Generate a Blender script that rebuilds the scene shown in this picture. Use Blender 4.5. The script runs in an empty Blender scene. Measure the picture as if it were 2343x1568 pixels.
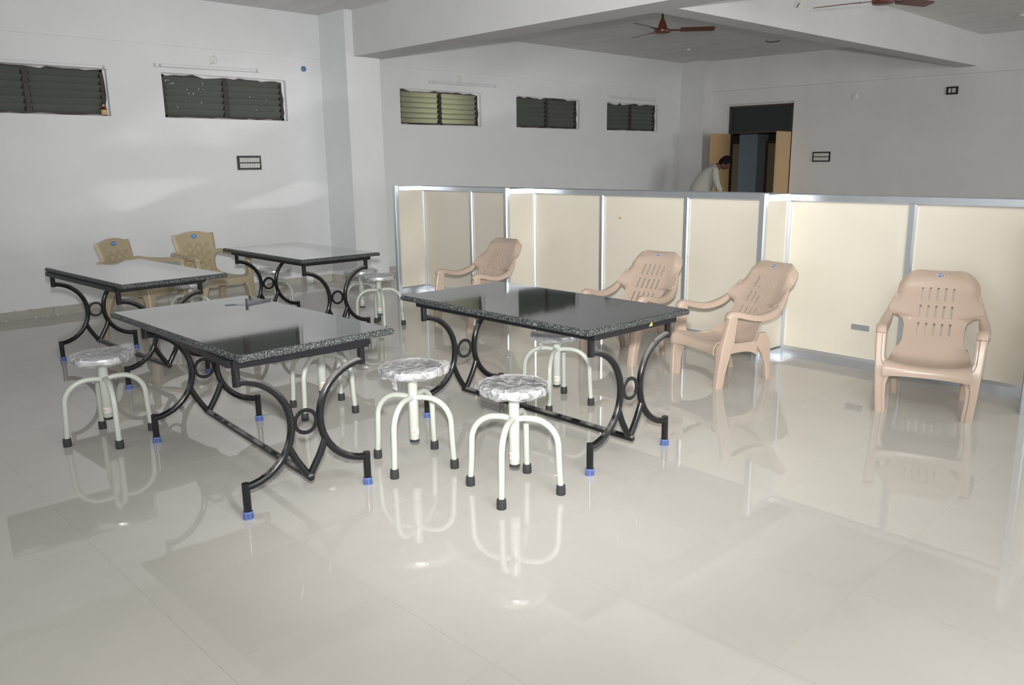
import bpy, bmesh, math, random
from mathutils import Matrix, Vector
random.seed(7)
S = bpy.context.scene
COL = S.collection
PI = math.pi

# ------------------------------------------------------------------ camera
cam = bpy.data.cameras.new('camera')
cam.sensor_width = 36.0
cam.lens = 28.394
cam.clip_start = 0.05
cam_o = bpy.data.objects.new('camera', cam)
COL.objects.link(cam_o)
RT = (0.7006748, 0.7133697, -0.0125945)
DN = (0.1468822, -0.1614975, -0.9758812)
FW = (-0.6981980, 0.6819254, -0.2179385)
CAM = Vector((0, 0, 1.512))
cam_o.matrix_world = Matrix(((RT[0], -DN[0], -FW[0], CAM.x), (RT[1], -DN[1], -FW[1], CAM.y),
                             (RT[2], -DN[2], -FW[2], CAM.z), (0, 0, 0, 1)))
S.camera = cam_o

# ------------------------------------------------------------------ world, lamps, exposure
w = bpy.data.worlds.new('world'); S.world = w; w.use_nodes = True
w.node_tree.nodes['Background'].inputs[0].default_value = (0.80, 0.90, 1.0, 1)
w.node_tree.nodes['Background'].inputs[1].default_value = 0.25
S.view_settings.view_transform = 'Standard'
S.view_settings.look = 'None'
S.view_settings.gamma = 1.0
S.view_settings.use_curve_mapping = False
S.view_settings.exposure = 0.0
# the flash mirrored by the polished table tops draws soft patches on the wall: let those paths through
S.cycles.blur_glossy = 0.0
S.cycles.sample_clamp_indirect = 20.0
S.cycles.use_guiding = True
S.cycles.use_volume_guiding = False
S.cycles.max_bounces = 4
S.cycles.diffuse_bounces = 3
S.cycles.glossy_bounces = 3
S.cycles.transparent_max_bounces = 6

def aim(o, loc, target):
    d = Vector(target) - Vector(loc)
    o.rotation_euler = d.to_track_quat('-Z', 'Y').to_euler(); o.location = loc

def area(name, loc, target, sx, sy, power, col=(1, 1, 1), spread=180):
    l = bpy.data.lights.new(name, 'AREA'); l.shape = 'RECTANGLE'; l.size = sx; l.size_y = sy
    l.energy = power; l.color = col; l.spread = math.radians(spread)
    o = bpy.data.objects.new(name, l); COL.objects.link(o); aim(o, loc, target)
    return o

AIMZ, CONE = 0.04, 85
POW = {'flash': 1470, 'bounce': 145, 'right': 165, 'front': 78, 'far': 238}
# camera flash, a hand's width and a half above the lens
UP = -Vector(DN)
fl = bpy.data.lights.new('camera_flash', 'SPOT')
fl.energy = POW['flash']; fl.spot_size = math.radians(CONE); fl.spot_blend = 1.0; fl.shadow_soft_size = 0.05
fl.color = (1.0, 0.985, 0.96)
flo = bpy.data.objects.new('camera_flash', fl); COL.objects.link(flo)
aim(flo, CAM + UP * 0.19, CAM + UP * 0.19 + Vector((FW[0], FW[1], AIMZ)))
# flash bounced off the ceiling over the photographer
area('flash_bounce', (1.0, 1.2, 3.28), (0.9, 1.3, 0), 2.0, 2.0, POW['bounce'], (1.0, 0.98, 0.94))
# daylight from the windows behind and to the right of the photographer; plus an added fill lamp that brightens the far bay
area('window_daylight_right', (5.9, 3.0, 1.9), (-6, 4.5, 1.4), 7.0, 1.8, POW['right'], (0.97, 0.98, 1.0))
area('window_daylight_front', (-4.5, -3.9, 1.9), (-5.5, 6, 1.3), 8.0, 1.8, POW['front'], (0.93, 0.97, 1.0))
area('window_daylight_far', (5.9, 10.3, 1.9), (-6, 10.3, 1.5), 6.0, 1.8, POW['far'], (1.0, 0.99, 0.96))

# ------------------------------------------------------------------ materials
def lin(r, g, b):
    f = lambda c: (c / 255 / 12.92) if c / 255 <= 0.04045 else ((c / 255 + 0.055) / 1.055) ** 2.4
    return (f(r), f(g), f(b))

def mat(name, col, rough=0.5, metal=0.0, noise=0.0, nscale=6.0, col2=None, bump=0.0, bscale=40.0, coat=0.0,
        trans=0.0, ior=1.45, spec=0.5, emit=None, alpha=1.0, stretch=None, lo=0.35, hi=0.7):
    m = bpy.data.materials.new(name); m.use_nodes = True
    nt = m.node_tree; b = nt.nodes['Principled BSDF']
    b.inputs['Base Color'].default_value = (*col, 1); b.inputs['Roughness'].default_value = rough
    b.inputs['Metallic'].default_value = metal; b.inputs['IOR'].default_value = ior
    b.inputs['Specular IOR Level'].default_value = spec
    b.inputs['Coat Weight'].default_value = coat; b.inputs['Coat Roughness'].default_value = 0.05
    b.inputs['Transmission Weight'].default_value = trans
    b.inputs['Alpha'].default_value = alpha
    tc = nt.nodes.new('ShaderNodeTexCoord')
    src = tc.outputs['Object']
    if stretch:
        mp = nt.nodes.new('ShaderNodeMapping'); mp.inputs['Scale'].default_value = stretch
        nt.links.new(src, mp.inputs[0]); src = mp.outputs[0]
    if noise > 0 or col2:
        n = nt.nodes.new('ShaderNodeTexNoise'); n.inputs['Scale'].default_value = nscale
        n.inputs['Detail'].default_value = 5; n.inputs['Roughness'].default_value = 0.6
        nt.links.new(src, n.inputs['Vector'])
        r = nt.nodes.new('ShaderNodeMapRange')
        r.inputs[1].default_value = lo; r.inputs[2].default_value = hi
        nt.links.new(n.outputs['Fac'], r.inputs[0])
        mx = nt.nodes.new('ShaderNodeMix'); mx.data_type = 'RGBA'
        c2 = col2 if col2 else tuple(c * (1 - noise) for c in col)
        mx.inputs[6].default_value = (*col, 1); mx.inputs[7].default_value = (*c2, 1)
        nt.links.new(r.outputs[0], mx.inputs[0]); nt.links.new(mx.outputs[2], b.inputs['Base Color'])
    if bump > 0:
        n = nt.nodes.new('ShaderNodeTexNoise'); n.inputs['Scale'].default_value = bscale; n.inputs['Detail'].default_value = 6
        nt.links.new(src, n.inputs['Vector'])
        bp = nt.nodes.new('ShaderNodeBump'); bp.inputs['Strength'].default_value = bump; bp.inputs['Distance'].default_value = 0.01
        nt.links.new(n.outputs['Fac'], bp.inputs['Height']); nt.links.new(bp.outputs[0], b.inputs['Normal'])
    return m

M = {}
M['wall'] = mat('whitewashed_plaster', (0.74, 0.755, 0.77), 0.75, noise=0.06, nscale=0.9, bump=0.12, bscale=9)
M['wall_back'] = mat('greyer_plaster', (0.70, 0.70, 0.695), 0.8, noise=0.07, nscale=1.1, bump=0.12, bscale=9)
M['ceiling'] = mat('ceiling_whitewash', (0.77, 0.765, 0.745), 0.85, noise=0.10, nscale=1.3, bump=0.15, bscale=7, stretch=(1, 4, 1))
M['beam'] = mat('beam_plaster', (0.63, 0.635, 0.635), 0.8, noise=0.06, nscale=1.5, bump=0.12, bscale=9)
M['tile'] = mat('polished_vitrified_tile', (0.555, 0.537, 0.50), 0.02, noise=0.05, nscale=2.2, spec=0.55, ior=1.5)
M['tile2'] = mat('polished_vitrified_tile_b', (0.55, 0.532, 0.495), 0.022, noise=0.05, nscale=2.6, spec=0.55, ior=1.5)
M['grout'] = mat('floor_joint', (0.42, 0.40, 0.37), 0.3, col2=(0.58, 0.56, 0.52), nscale=1.7, lo=0.42, hi=0.58)
M['skirt'] = mat('skirting_tile', (0.45, 0.43, 0.385), 0.18, noise=0.08, nscale=5)
M['plaster_edge'] = mat('rough_plaster_edge', (0.80, 0.80, 0.80), 0.85, bump=0.5, bscale=60)
M['winframe'] = mat('dark_brown_steel', (0.045, 0.036, 0.033), 0.5, noise=0.3, nscale=20)
M['glassout'] = mat('outside_wall', (0.30, 0.31, 0.28), 0.9)
M['granite'] = mat('black_granite', (0.018, 0.020, 0.021), 0.045, col2=(0.05, 0.056, 0.057), nscale=420, spec=0.5, ior=1.58, coat=0.85, lo=0.52, hi=0.62)
M['granite_edge'] = mat('sawn_granite_edge', (0.014, 0.017, 0.017), 0.4, col2=(0.22, 0.245, 0.245), nscale=150, lo=0.48, hi=0.70, bump=0.3, bscale=160)
M['chip'] = mat('ochre_chip', (0.55, 0.36, 0.12), 0.7)
M['black'] = mat('black_enamel', (0.008, 0.008, 0.010), 0.35, spec=0.35)
M['bluecap'] = mat('blue_plastic', lin(62, 80, 136), 0.5, noise=0.25, nscale=60, col2=lin(84, 102, 155))
M['stoolpaint'] = mat('pale_grey_enamel', (0.45, 0.475, 0.43), 0.3, coat=0.15)
M['rubber'] = mat('dark_rubber', (0.035, 0.036, 0.038), 0.6, noise=0.2, nscale=60)
M['steel'] = mat('stool_steel', (0.62, 0.62, 0.63), 0.28, metal=1.0, noise=0.2, nscale=12, stretch=(1, 1, 8))
M['screw'] = mat('galvanised_steel', (0.55, 0.55, 0.52), 0.4, metal=0.8)
M['label'] = mat('paper_label', (0.70, 0.70, 0.67), 0.5)
M['red'] = mat('red_print', (0.60, 0.10, 0.07), 0.5)
M['ink'] = mat('grey_print', (0.36, 0.36, 0.35), 0.5)
M['pink'] = mat('beige_pink_plastic', lin(188, 168, 153), 0.28, coat=0.15)
M['tan'] = mat('tan_plastic', lin(170, 157, 131), 0.35)
M['tan2'] = mat('tan_plastic_relief', lin(161, 147, 121), 0.4)
M['tan3'] = mat('tan_plastic_pit', lin(128, 115, 98), 0.6)
M['badge'] = mat('blue_badge', (0.02, 0.055, 0.24), 0.35)
M['badge2'] = mat('bright_blue_badge', (0.01, 0.16, 0.52), 0.35)
M['white'] = mat('white_print', (0.8, 0.82, 0.85), 0.4)
M['cyan'] = mat('pale_blue_print', (0.35, 0.66, 0.85), 0.4)
M['panel'] = mat('cream_laminate', lin(222, 216, 202), 0.35, noise=0.03, nscale=2)
M['alu'] = mat('brushed_aluminium', (0.66, 0.70, 0.75), 0.33, metal=0.85, noise=0.06, nscale=8, stretch=(1, 1, 0.1))
M['orange'] = mat('orange_smear', (0.55, 0.30, 0.05), 0.6)
M['fan'] = mat('fan_brown', (0.115, 0.028, 0.018), 0.28, coat=0.3)
M['fandark'] = mat('fan_rod', (0.06, 0.018, 0.014), 0.4)
M['door'] = mat('tan_door_laminate', lin(205, 172, 130), 0.45, noise=0.05, nscale=3)
M['transom'] = mat('dark_green_ventilator', (0.020, 0.032, 0.032), 0.35, noise=0.2, nscale=7)
M['doorframe'] = mat('brown_door_frame', (0.06, 0.038, 0.028), 0.55, noise=0.2, nscale=12)
M['pillar'] = mat('blue_grey_paint', (0.30, 0.35, 0.40), 0.7)
M['corr'] = mat('corridor_dark_paint', (0.035, 0.032, 0.030), 0.9)  # near-black base colour for the corridor walls and ceiling
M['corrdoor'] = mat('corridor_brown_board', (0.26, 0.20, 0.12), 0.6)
M['plasticwhite'] = mat('white_plastic', (0.72, 0.72, 0.70), 0.35)
M['tube'] = mat('fluorescent_tube', (0.78, 0.79, 0.80), 0.2, coat=0.3)
M['blackplate'] = mat('black_switch_plate', (0.012, 0.012, 0.014), 0.35)
M['switch'] = mat('white_switch', (0.68, 0.68, 0.66), 0.35, noise=0.2, nscale=90)
M['socket'] = mat('socket_face', (0.50, 0.50, 0.50), 0.35)
M['bluedisc'] = mat('blue_cap', (0.09, 0.17, 0.30), 0.3)
M['amber'] = mat('amber_glass', (0.10, 0.022, 0.008), 0.15)
M['bottlelabel'] = mat('cream_label', (0.58, 0.44, 0.22), 0.5)
M['strip'] = mat('grey_metal_strip', (0.10, 0.11, 0.12), 0.3, metal=0.5)
M['wirey'] = mat('yellow_wire', (0.55, 0.42, 0.12), 0.5)
M['wireb'] = mat('black_wire', (0.02, 0.02, 0.02), 0.5)
M['skin'] = mat('brown_skin', (0.14, 0.065, 0.04), 0.55)
M['hair'] = mat('black_hair', (0.006, 0.005, 0.005), 0.7, bump=0.6, bscale=120, spec=0.2)
M['shirt'] = mat('pale_shirt_cloth', (0.50, 0.50, 0.46), 0.85, noise=0.08, nscale=9, bump=0.3, bscale=14)
M['trousers'] = mat('dark_trousers', (0.05, 0.05, 0.06), 0.85)

# faint yellow stains and grey scuffs trodden across the tiles
for k_ in ('tile', 'tile2'):
    nt = M[k_].node_tree; b_ = nt.nodes['Principled BSDF']; old = b_.inputs['Base Color'].links[0].from_socket
    ge = nt.nodes.new('ShaderNodeNewGeometry')
    def spots(scale, lo, hi, col, prev):
        n1 = nt.nodes.new('ShaderNodeTexNoise'); n1.inputs['Scale'].default_value = scale; n1.inputs['Detail'].default_value = 6; n1.inputs['Roughness'].default_value = 0.7
        nt.links.new(ge.outputs['Position'], n1.inputs['Vector'])
        r1 = nt.nodes.new('ShaderNodeMapRange'); r1.inputs[1].default_value = lo; r1.inputs[2].default_value = hi; r1.inputs[4].default_value = 0.5
        nt.links.new(n1.outputs['Fac'], r1.inputs[0])
        m1 = nt.nodes.new('ShaderNodeMix'); m1.data_type = 'RGBA'; m1.inputs[7].default_value = (*col, 1)
        nt.links.new(prev, m1.inputs[6]); nt.links.new(r1.outputs[0], m1.inputs[0]); return m1.outputs[2]
    o1 = spots(1.6, 0.64, 0.76, (0.56, 0.50, 0.38), old)
    o2 = spots(7.0, 0.72, 0.78, (0.26, 0.25, 0.24), o1)
    nt.links.new(o2, b_.inputs['Base Color'])

# frosted glass louvre: grey-green, lets some of the outside through
def louvre_mat():
    m = bpy.data.materials.new('frosted_louvre_glass'); m.use_nodes = True
    nt = m.node_tree; b = nt.nodes['Principled BSDF']
    b.inputs['Base Color'].default_value = (0.165, 0.178, 0.165, 1); b.inputs['Roughness'].default_value = 0.30
    tr = nt.nodes.new('ShaderNodeBsdfTranslucent'); tr.inputs[0].default_value = (0.62, 0.63, 0.52, 1)
    mx = nt.nodes.new('ShaderNodeMixShader'); mx.inputs[0].default_value = 0.45
    nt.links.new(b.outputs[0], mx.inputs[1]); nt.links.new(tr.outputs[0], mx.inputs[2])
    nt.links.new(mx.outputs[0], nt.nodes['Material Output'].inputs[0])
    return m
M['louvre'] = louvre_mat()

def wrap_mat():
    m = bpy.data.materials.new('clear_polythene_wrap'); m.use_nodes = True
    nt = m.node_tree; b = nt.nodes['Principled BSDF']
    b.inputs['Base Color'].default_value = (0.70, 0.71, 0.74, 1); b.inputs['Roughness'].default_value = 0.16
    b.inputs['Specular IOR Level'].default_value = 0.7
    tc = nt.nodes.new('ShaderNodeTexCoord'); n = nt.nodes.new('ShaderNodeTexNoise'); n.inputs['Scale'].default_value = 20
    n.inputs['Detail'].default_value = 3; n.inputs['Distortion'].default_value = 1.2
    nt.links.new(tc.outputs['Object'], n.inputs['Vector'])
    bp = nt.nodes.new('ShaderNodeBump'); bp.inputs['Strength'].default_value = 1.0; bp.inputs['Distance'].default_value = 0.03
    nt.links.new(n.outputs['Fac'], bp.inputs['Height']); nt.links.new(bp.outputs[0], b.inputs['Normal'])
    t = nt.nodes.new('ShaderNodeBsdfTransparent')
    mx = nt.nodes.new('ShaderNodeMixShader')
    r = nt.nodes.new('ShaderNodeMapRange'); r.inputs[1].default_value = 0.35; r.inputs[2].default_value = 0.65
    r.inputs[3].default_value = 0.10; r.inputs[4].default_value = 0.55
    nt.links.new(n.outputs['Fac'], r.inputs[0]); nt.links.new(r.outputs[0], mx.inputs[0])
    nt.links.new(t.outputs[0], mx.inputs[1]); nt.links.new(b.outputs[0], mx.inputs[2])
    nt.links.new(mx.outputs[0], nt.nodes['Material Output'].inputs[0])
    return m
M['wrap'] = wrap_mat()

# black enamel with building dust lying on upward faces
def dusty_black():
    m = bpy.data.materials.new('dusty_black_enamel'); m.use_nodes = True
    nt = m.node_tree; b = nt.nodes['Principled BSDF']
    b.inputs['Roughness'].default_value = 0.22; b.inputs['Specular IOR Level'].default_value = 0.4
    geo = nt.nodes.new('ShaderNodeNewGeometry'); sp = nt.nodes.new('ShaderNodeSeparateXYZ')
    nt.links.new(geo.outputs['Normal'], sp.inputs[0])
    n = nt.nodes.new('ShaderNodeTexNoise'); n.inputs['Scale'].default_value = 9; n.inputs['Detail'].default_value = 7
    tc = nt.nodes.new('ShaderNodeTexCoord'); nt.links.new(tc.outputs['Object'], n.inputs['Vector'])
    a = nt.nodes.new('ShaderNodeMapRange'); a.inputs[1].default_value = 0.25; a.inputs[2].default_value = 0.85
    nt.links.new(sp.outputs[2], a.inputs[0])
    c = nt.nodes.new('ShaderNodeMapRange'); c.inputs[1].default_value = 0.40; c.inputs[2].default_value = 0.56
    nt.links.new(n.outputs['Fac'], c.inputs[0])
    mu = nt.nodes.new('ShaderNodeMath'); mu.operation = 'MULTIPLY'
    nt.links.new(a.outputs[0], mu.inputs[0]); nt.links.new(c.outputs[0], mu.inputs[1])
    mx = nt.nodes.new('ShaderNodeMix'); mx.data_type = 'RGBA'
    mx.inputs[6].default_value = (0.008, 0.008, 0.010, 1); mx.inputs[7].default_value = (0.20, 0.19, 0.18, 1)
    nt.links.new(mu.outputs[0], mx.inputs[0]); nt.links.new(mx.outputs[2], b.inputs['Base Color'])
    r = nt.nodes.new('ShaderNodeMapRange'); r.inputs[3].default_value = 0.2; r.inputs[4].default_value = 0.75
    nt.links.new(mu.outputs[0], r.inputs[0]); nt.links.new(r.outputs[0], b.inputs['Roughness'])
    return m
M['dusty'] = dusty_black()

# ------------------------------------------------------------------ mesh builder
class MB:
    def __init__(self): self.v = []; self.f = []; self.mi = []
    def add(self, vs, fs, mi=0):
        o = len(self.v); self.v += [tuple(p) for p in vs]
        self.f += [tuple(i + o for i in f) for f in fs]; self.mi += [mi] * len(fs); return self
    def box(self, x0, x1, y0, y1, z0, z1, mi=0, T=None):
        vs = [(x, y, z) for x in (x0, x1) for y in (y0, y1) for z in (z0, z1)]
        if T: vs = [T @ Vector(p) for p in vs]
        return self.add(vs, [(0, 1, 3, 2), (4, 6, 7, 5), (0, 4, 5, 1), (2, 3, 7, 6), (0, 2, 6, 4), (1, 5, 7, 3)], mi)
    def cbox(self, x0, x1, y0, y1, z0, z1, c, mi=0):       # box with its four long (z) edges chamfered
        pts = [(x0 + c, y0), (x1 - c, y0), (x1, y0 + c), (x1, y1 - c), (x1 - c, y1), (x0 + c, y1), (x0, y1 - c), (x0, y0 + c)]
        return self.prism(pts, z0, z1, mi)
    def prism(self, pts, z0, z1, mi=0, T=None):
        n = len(pts)
        vs = [(p[0], p[1], z0) for p in pts] + [(p[0], p[1], z1) for p in pts]
        if T: vs = [T @ Vector(p) for p in vs]
        fs = [(i, (i + 1) % n, (i + 1) % n + n, i + n) for i in range(n)] + [tuple(range(n))[::-1], tuple(range(n, 2 * n))]
        return self.add(vs, fs, mi)
    def tube(self, path, r, seg=10, cap=True, mi=0, closed=False, sec=None):
        P = [Vector(p) for p in path]; n = len(P); rings = []
        prev = None
        for i in range(n):
            if closed: t = P[(i + 1) % n] - P[i - 1]
            else: t = P[min(i + 1, n - 1)] - P[max(i - 1, 0)]
            t.normalize()
            if prev is None:
                a = Vector((0, 0, 1)) if abs(t.z) < 0.9 else Vector((1, 0, 0))
                u = (a - t * a.dot(t)).normalized()
            else:
                u = (prev - t * prev.dot(t)).normalized()
            prev = u; q = t.cross(u)
            rr = r[i] if isinstance(r, (list, tuple)) else r
            if sec: rings.append([P[i] + q * a * (rr if isinstance(r, (list, tuple)) else 1) + u * b * (rr if isinstance(r, (list, tuple)) else 1) for a, b in sec])
            else: rings.append([P[i] + (u * math.cos(k * 2 * PI / seg) + q * math.sin(k * 2 * PI / seg)) * rr for k in range(seg)])
        m = len(rings[0]); vs = [p for R in rings for p in R]; fs = []
        for i in range(n if closed else n - 1):
            j = (i + 1) % n
            fs += [(i * m + k, i * m + (k + 1) % m, j * m + (k + 1) % m, j * m + k) for k in range(m)]
        if cap and not closed: fs += [tuple(range(m))[::-1], tuple(range((n - 1) * m, n * m))]
        return self.add(vs, fs, mi)
    def lathe(self, prof, seg=24, mi=0, T=None, cap=True):
        vs = []; fs = []; n = len(prof)
        for r, z in prof: vs += [(r * math.cos(k * 2 * PI / seg), r * math.sin(k * 2 * PI / seg), z) for k in range(seg)]
        for i in range(n - 1):
            fs += [(i * seg + k, i * seg + (k + 1) % seg, (i + 1) * seg + (k + 1) % seg, (i + 1) * seg + k) for k in range(seg)]
        if cap: fs += [tuple(range(seg))[::-1], tuple(range((n - 1) * seg, n * seg))]
        if T: vs = [T @ Vector(p) for p in vs]
        return self.add(vs, fs, mi)
    def loft(self, secs, mi=0):
        m = len(secs[0]); vs = [p for s in secs for p in s]; fs = []
        for i in range(len(secs) - 1):
            fs += [(i * m + k, i * m + (k + 1) % m, (i + 1) * m + (k + 1) % m, (i + 1) * m + k) for k in range(m)]
        fs += [tuple(range(m))[::-1], tuple(range((len(secs) - 1) * m, len(secs) * m))]
        return self.add(vs, fs, mi)
    def mesh(self, name, mats, smooth=None, fix=True):
        me = bpy.data.meshes.new(name); me.from_pydata(self.v, [], self.f)
        for m in (mats if isinstance(mats, (list, tuple)) else [mats]): me.materials.append(m)
        if any(self.mi): me.polygons.foreach_set('material_index', self.mi)
        if fix:
            b = bmesh.new(); b.from_mesh(me); bmesh.ops.recalc_face_normals(b, faces=b.faces); b.to_mesh(me); b.free()
        if smooth is not None:
            me.polygons.foreach_set('use_smooth', [True] * len(me.polygons))
            me.set_sharp_from_angle(angle=math.radians(smooth))
        me.update(); return me

def link(name, me, parent=None, loc=(0, 0, 0), rot=(0, 0, 0)):
    o = bpy.data.objects.new(name, me); COL.objects.link(o)
    o.location = loc; o.rotation_euler = rot
    if parent: o.parent = parent
    return o
def obj(name, mb, mats, parent=None, smooth=None, loc=(0, 0, 0), rot=(0, 0, 0), fix=True):
    return link(name, mb.mesh(name, mats, smooth, fix), parent, loc, rot)
def tag(o, label, cat, group=None):
    o['label'] = label; o['category'] = cat
    if group: o['group'] = group
    return o
def thing(name, label, cat, loc=(0, 0, 0), rotz=0.0, group=None):
    o = link(name, None, None, loc, (0, 0, rotz)); return tag(o, label, cat, group)
def struct(o, label=None):
    o['kind'] = 'structure'
    if label: o['label'] = label
    return o
def sempty(name, loc=(0, 0, 0), rotz=0.0, label=None): return struct(link(name, None, None, loc, (0, 0, rotz)), label)

# ------------------------------------------------------------------ the setting
XL, ZC = -9.342, 3.33
YF, XR = -4.0, 6.0
WT = 0.22
WINY = [1.696, 3.782, 7.030, 9.287, 11.532]
OFFWIN = [-0.39]
WW, WZ0, WZ1 = 1.5125, 2.0455, 2.5265

# floor: bed of joint mortar, tiles laid on it
fb = MB(); fb.box(XL - 0.2, XR + 0.2, YF - 0.2, 17.2, -0.06, -0.0008)
floor = struct(obj('floor', fb, M['grout']))
T = 0.6; G = 0.0005
tm = [MB().cbox(-T / 2 + G, T / 2 - G, -T / 2 + G, T / 2 - G, -0.0035, 0.0, 0.0012).mesh('tile', M['tile' if i == 0 else 'tile2'])
      for i in range(2)]
X0, Y0 = -1.030, 2.097
inview = []; rest = MB()
for i in range(-14, 12):
    for j in range(-11, 26):
        x0, y0 = X0 + i * T, Y0 + j * T
        x1, y1 = x0 + T, y0 + T
        if x0 < XL - 0.01 and x1 < XL + 0.05: continue
        if x0 > XR or y1 < YF or y0 > 16.8: continue
        c = Vector((x0 + T / 2, y0 + T / 2, 0))
        vis = False
        for p in ((x0, y0), (x1, y0), (x0, y1), (x1, y1), (c.x, c.y)):
            d = Vector((p[0], p[1], 0)) - CAM
            zc = d.dot(Vector(FW))
            if zc < 0.2: continue
            sx = d.dot(Vector(RT)) / zc; sy = d.dot(Vector(DN)) / zc
            if abs(sx) < 0.66 and abs(sy) < 0.445: vis = True
        lim = 6.12 if c.x > -7.7 else 7.0
        if vis and c.y < lim and x0 > XL - 0.35: inview.append((c, i, j))
        else: rest.box(x0 + G, x1 - G, y0 + G, y1 - G, -0.0035, 0.0)
for c, i, j in inview:
    link('tile', tm[(i * 3 + j * 5 + (i * j) % 3) % 2], floor, (c.x, c.y, random.uniform(-0.0002, 0.0)), (0, 0, 0))
ro = obj('distant_tiles', rest, M['tile'], floor); ro['kind'] = 'stuff'

struct(obj('ceiling', MB().box(XL - 0.2, XR + 0.2, YF - 0.2, 14.9, ZC, ZC + 0.15), M['ceiling']))

# left wall with the window openings
wl = MB()
ys = [YF - 0.2]
for y in sorted(OFFWIN + WINY): ys += [y, y + WW]
ys.append(14.6)
for k in range(len(ys) - 1):
    a, b = ys[k], ys[k + 1]
    if k % 2 == 0: wl.box(XL - WT, XL, a, b, 0, ZC)
    else:
        wl.box(XL - WT, XL, a, b, 0, WZ0); wl.box(XL - WT, XL, a, b, WZ1, ZC)
# upper band of plaster set a little proud
wl.box(XL, XL + 0.012, YF, 5.85, 2.815, ZC); wl.box(XL, XL + 0.012, 6.25, 13.8, 2.80, ZC)
struct(obj('wall_left', wl, M['wall']))

# skirting tiles along the left wall
bl = sempty('baseboard_left')
sk = MB().box(-0.006, 0.012, -0.2985, 0.2985, 0, 0.095).mesh('skirting_tile', M['skirt'])
y = 0.3
while y < 14.0:
    if not (5.6 < y < 6.5): link('skirting_tile', sk, bl, (XL + 0.001, y, random.uniform(-0.001, 0)))
    y += 0.6
link('skirting_tile', MB().box(-0.006, 0.012, -0.14, 0.14, 0, 0.095).mesh('skirting_tile', M['skirt']), bl, (XL + 0.001, 5.64, 0))
pe = MB(); y = 0.0
rnd = random.Random(3)
while y < 5.8:
    L = rnd.uniform(0.03, 0.16); h = rnd.uniform(0.002, 0.012); d = rnd.uniform(0.008, 0.022)
    pe.box(XL, XL + d, y, y + L, 0.095 - rnd.uniform(0, 0.004), 0.095 + h); y += L * rnd.uniform(0.9, 1.3)
for k in range(40):
    y = rnd.uniform(0.2, 5.6); s = rnd.uniform(0.003, 0.008)
    pe.box(XL + 0.012, XL + 0.014 + s, y, y + s * 2.5, 0, s)
p_ = obj('plaster_crumbs', pe, M['plaster_edge'], bl); p_['kind'] = 'stuff'

# column on the left wall with its beam, corner column, second beam
CX, CY0, CY1 = -8.757, 5.80, 6.295
col1 = struct(obj('column', MB().box(XL, CX, CY0, CY1, 0, ZC), M['wall']), 'white plastered column standing out from the left wall')
cs = MB().box(XL, CX + 0.012, CY0 - 0.012, CY1 + 0.012, 0, 0.095)
obj('skirting_tile', cs, M['skirt'], col1)
struct(obj('column', MB().box(XL - 0.02, -8.81, 13.773, 14.3, 0, ZC), M['wall_back']), 'white plastered column in the far corner of the room')
bm1 = MB().box(CX, XR, 5.915, 6.295, 2.80, ZC)
struct(obj('beam', bm1, M['beam']), 'deep white beam running from the left wall column across the room')
b2 = MB()
b2.add([(-4.56, 6.29, 2.80), (-4.32, 6.29, 2.80), (-4.29, 14.38, 2.872), (-4.55, 14.38, 2.872),
        (-4.56, 6.29, ZC), (-4.32, 6.29, ZC), (-4.29, 14.38, ZC), (-4.55, 14.38, ZC)],
       [(0, 1, 2, 3), (4, 7, 6, 5), (0, 4, 5, 1), (1, 5, 6, 2), (2, 6, 7, 3), (3, 7, 4, 0)])
struct(obj('beam', b2, M['beam']), 'narrower white beam running from the deep beam to the far wall')

# back wall, a shade off square; local x runs along it from the corner column, local y into the corridor
BA = math.atan(0.07)
BL = Vector((-8.9, 14.05, 0))
DS0, DS1, DZ = 0.325, 1.709, 2.525
wb = MB()
wb.box(-0.6, DS0, 0, 0.2, 0, ZC); wb.box(DS1, 15.2, 0, 0.2, 0, ZC); wb.box(DS0, DS1, 0, 0.2, DZ, ZC)
wb.box(0.03, 15.2, -0.055, 0, 2.775, ZC)
struct(obj('wall_back', wb, M['wall_back'], None, None, BL, (0, 0, BA)))
struct(obj('wall_right', MB().box(XR, XR + 0.2, YF - 0.2, 15.2, 0, ZC), M['wall']))
struct(obj('wall_front', MB().box(XL - 0.2, XR + 0.2, YF - 0.2, YF, 0, ZC), M['wall']))

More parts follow.
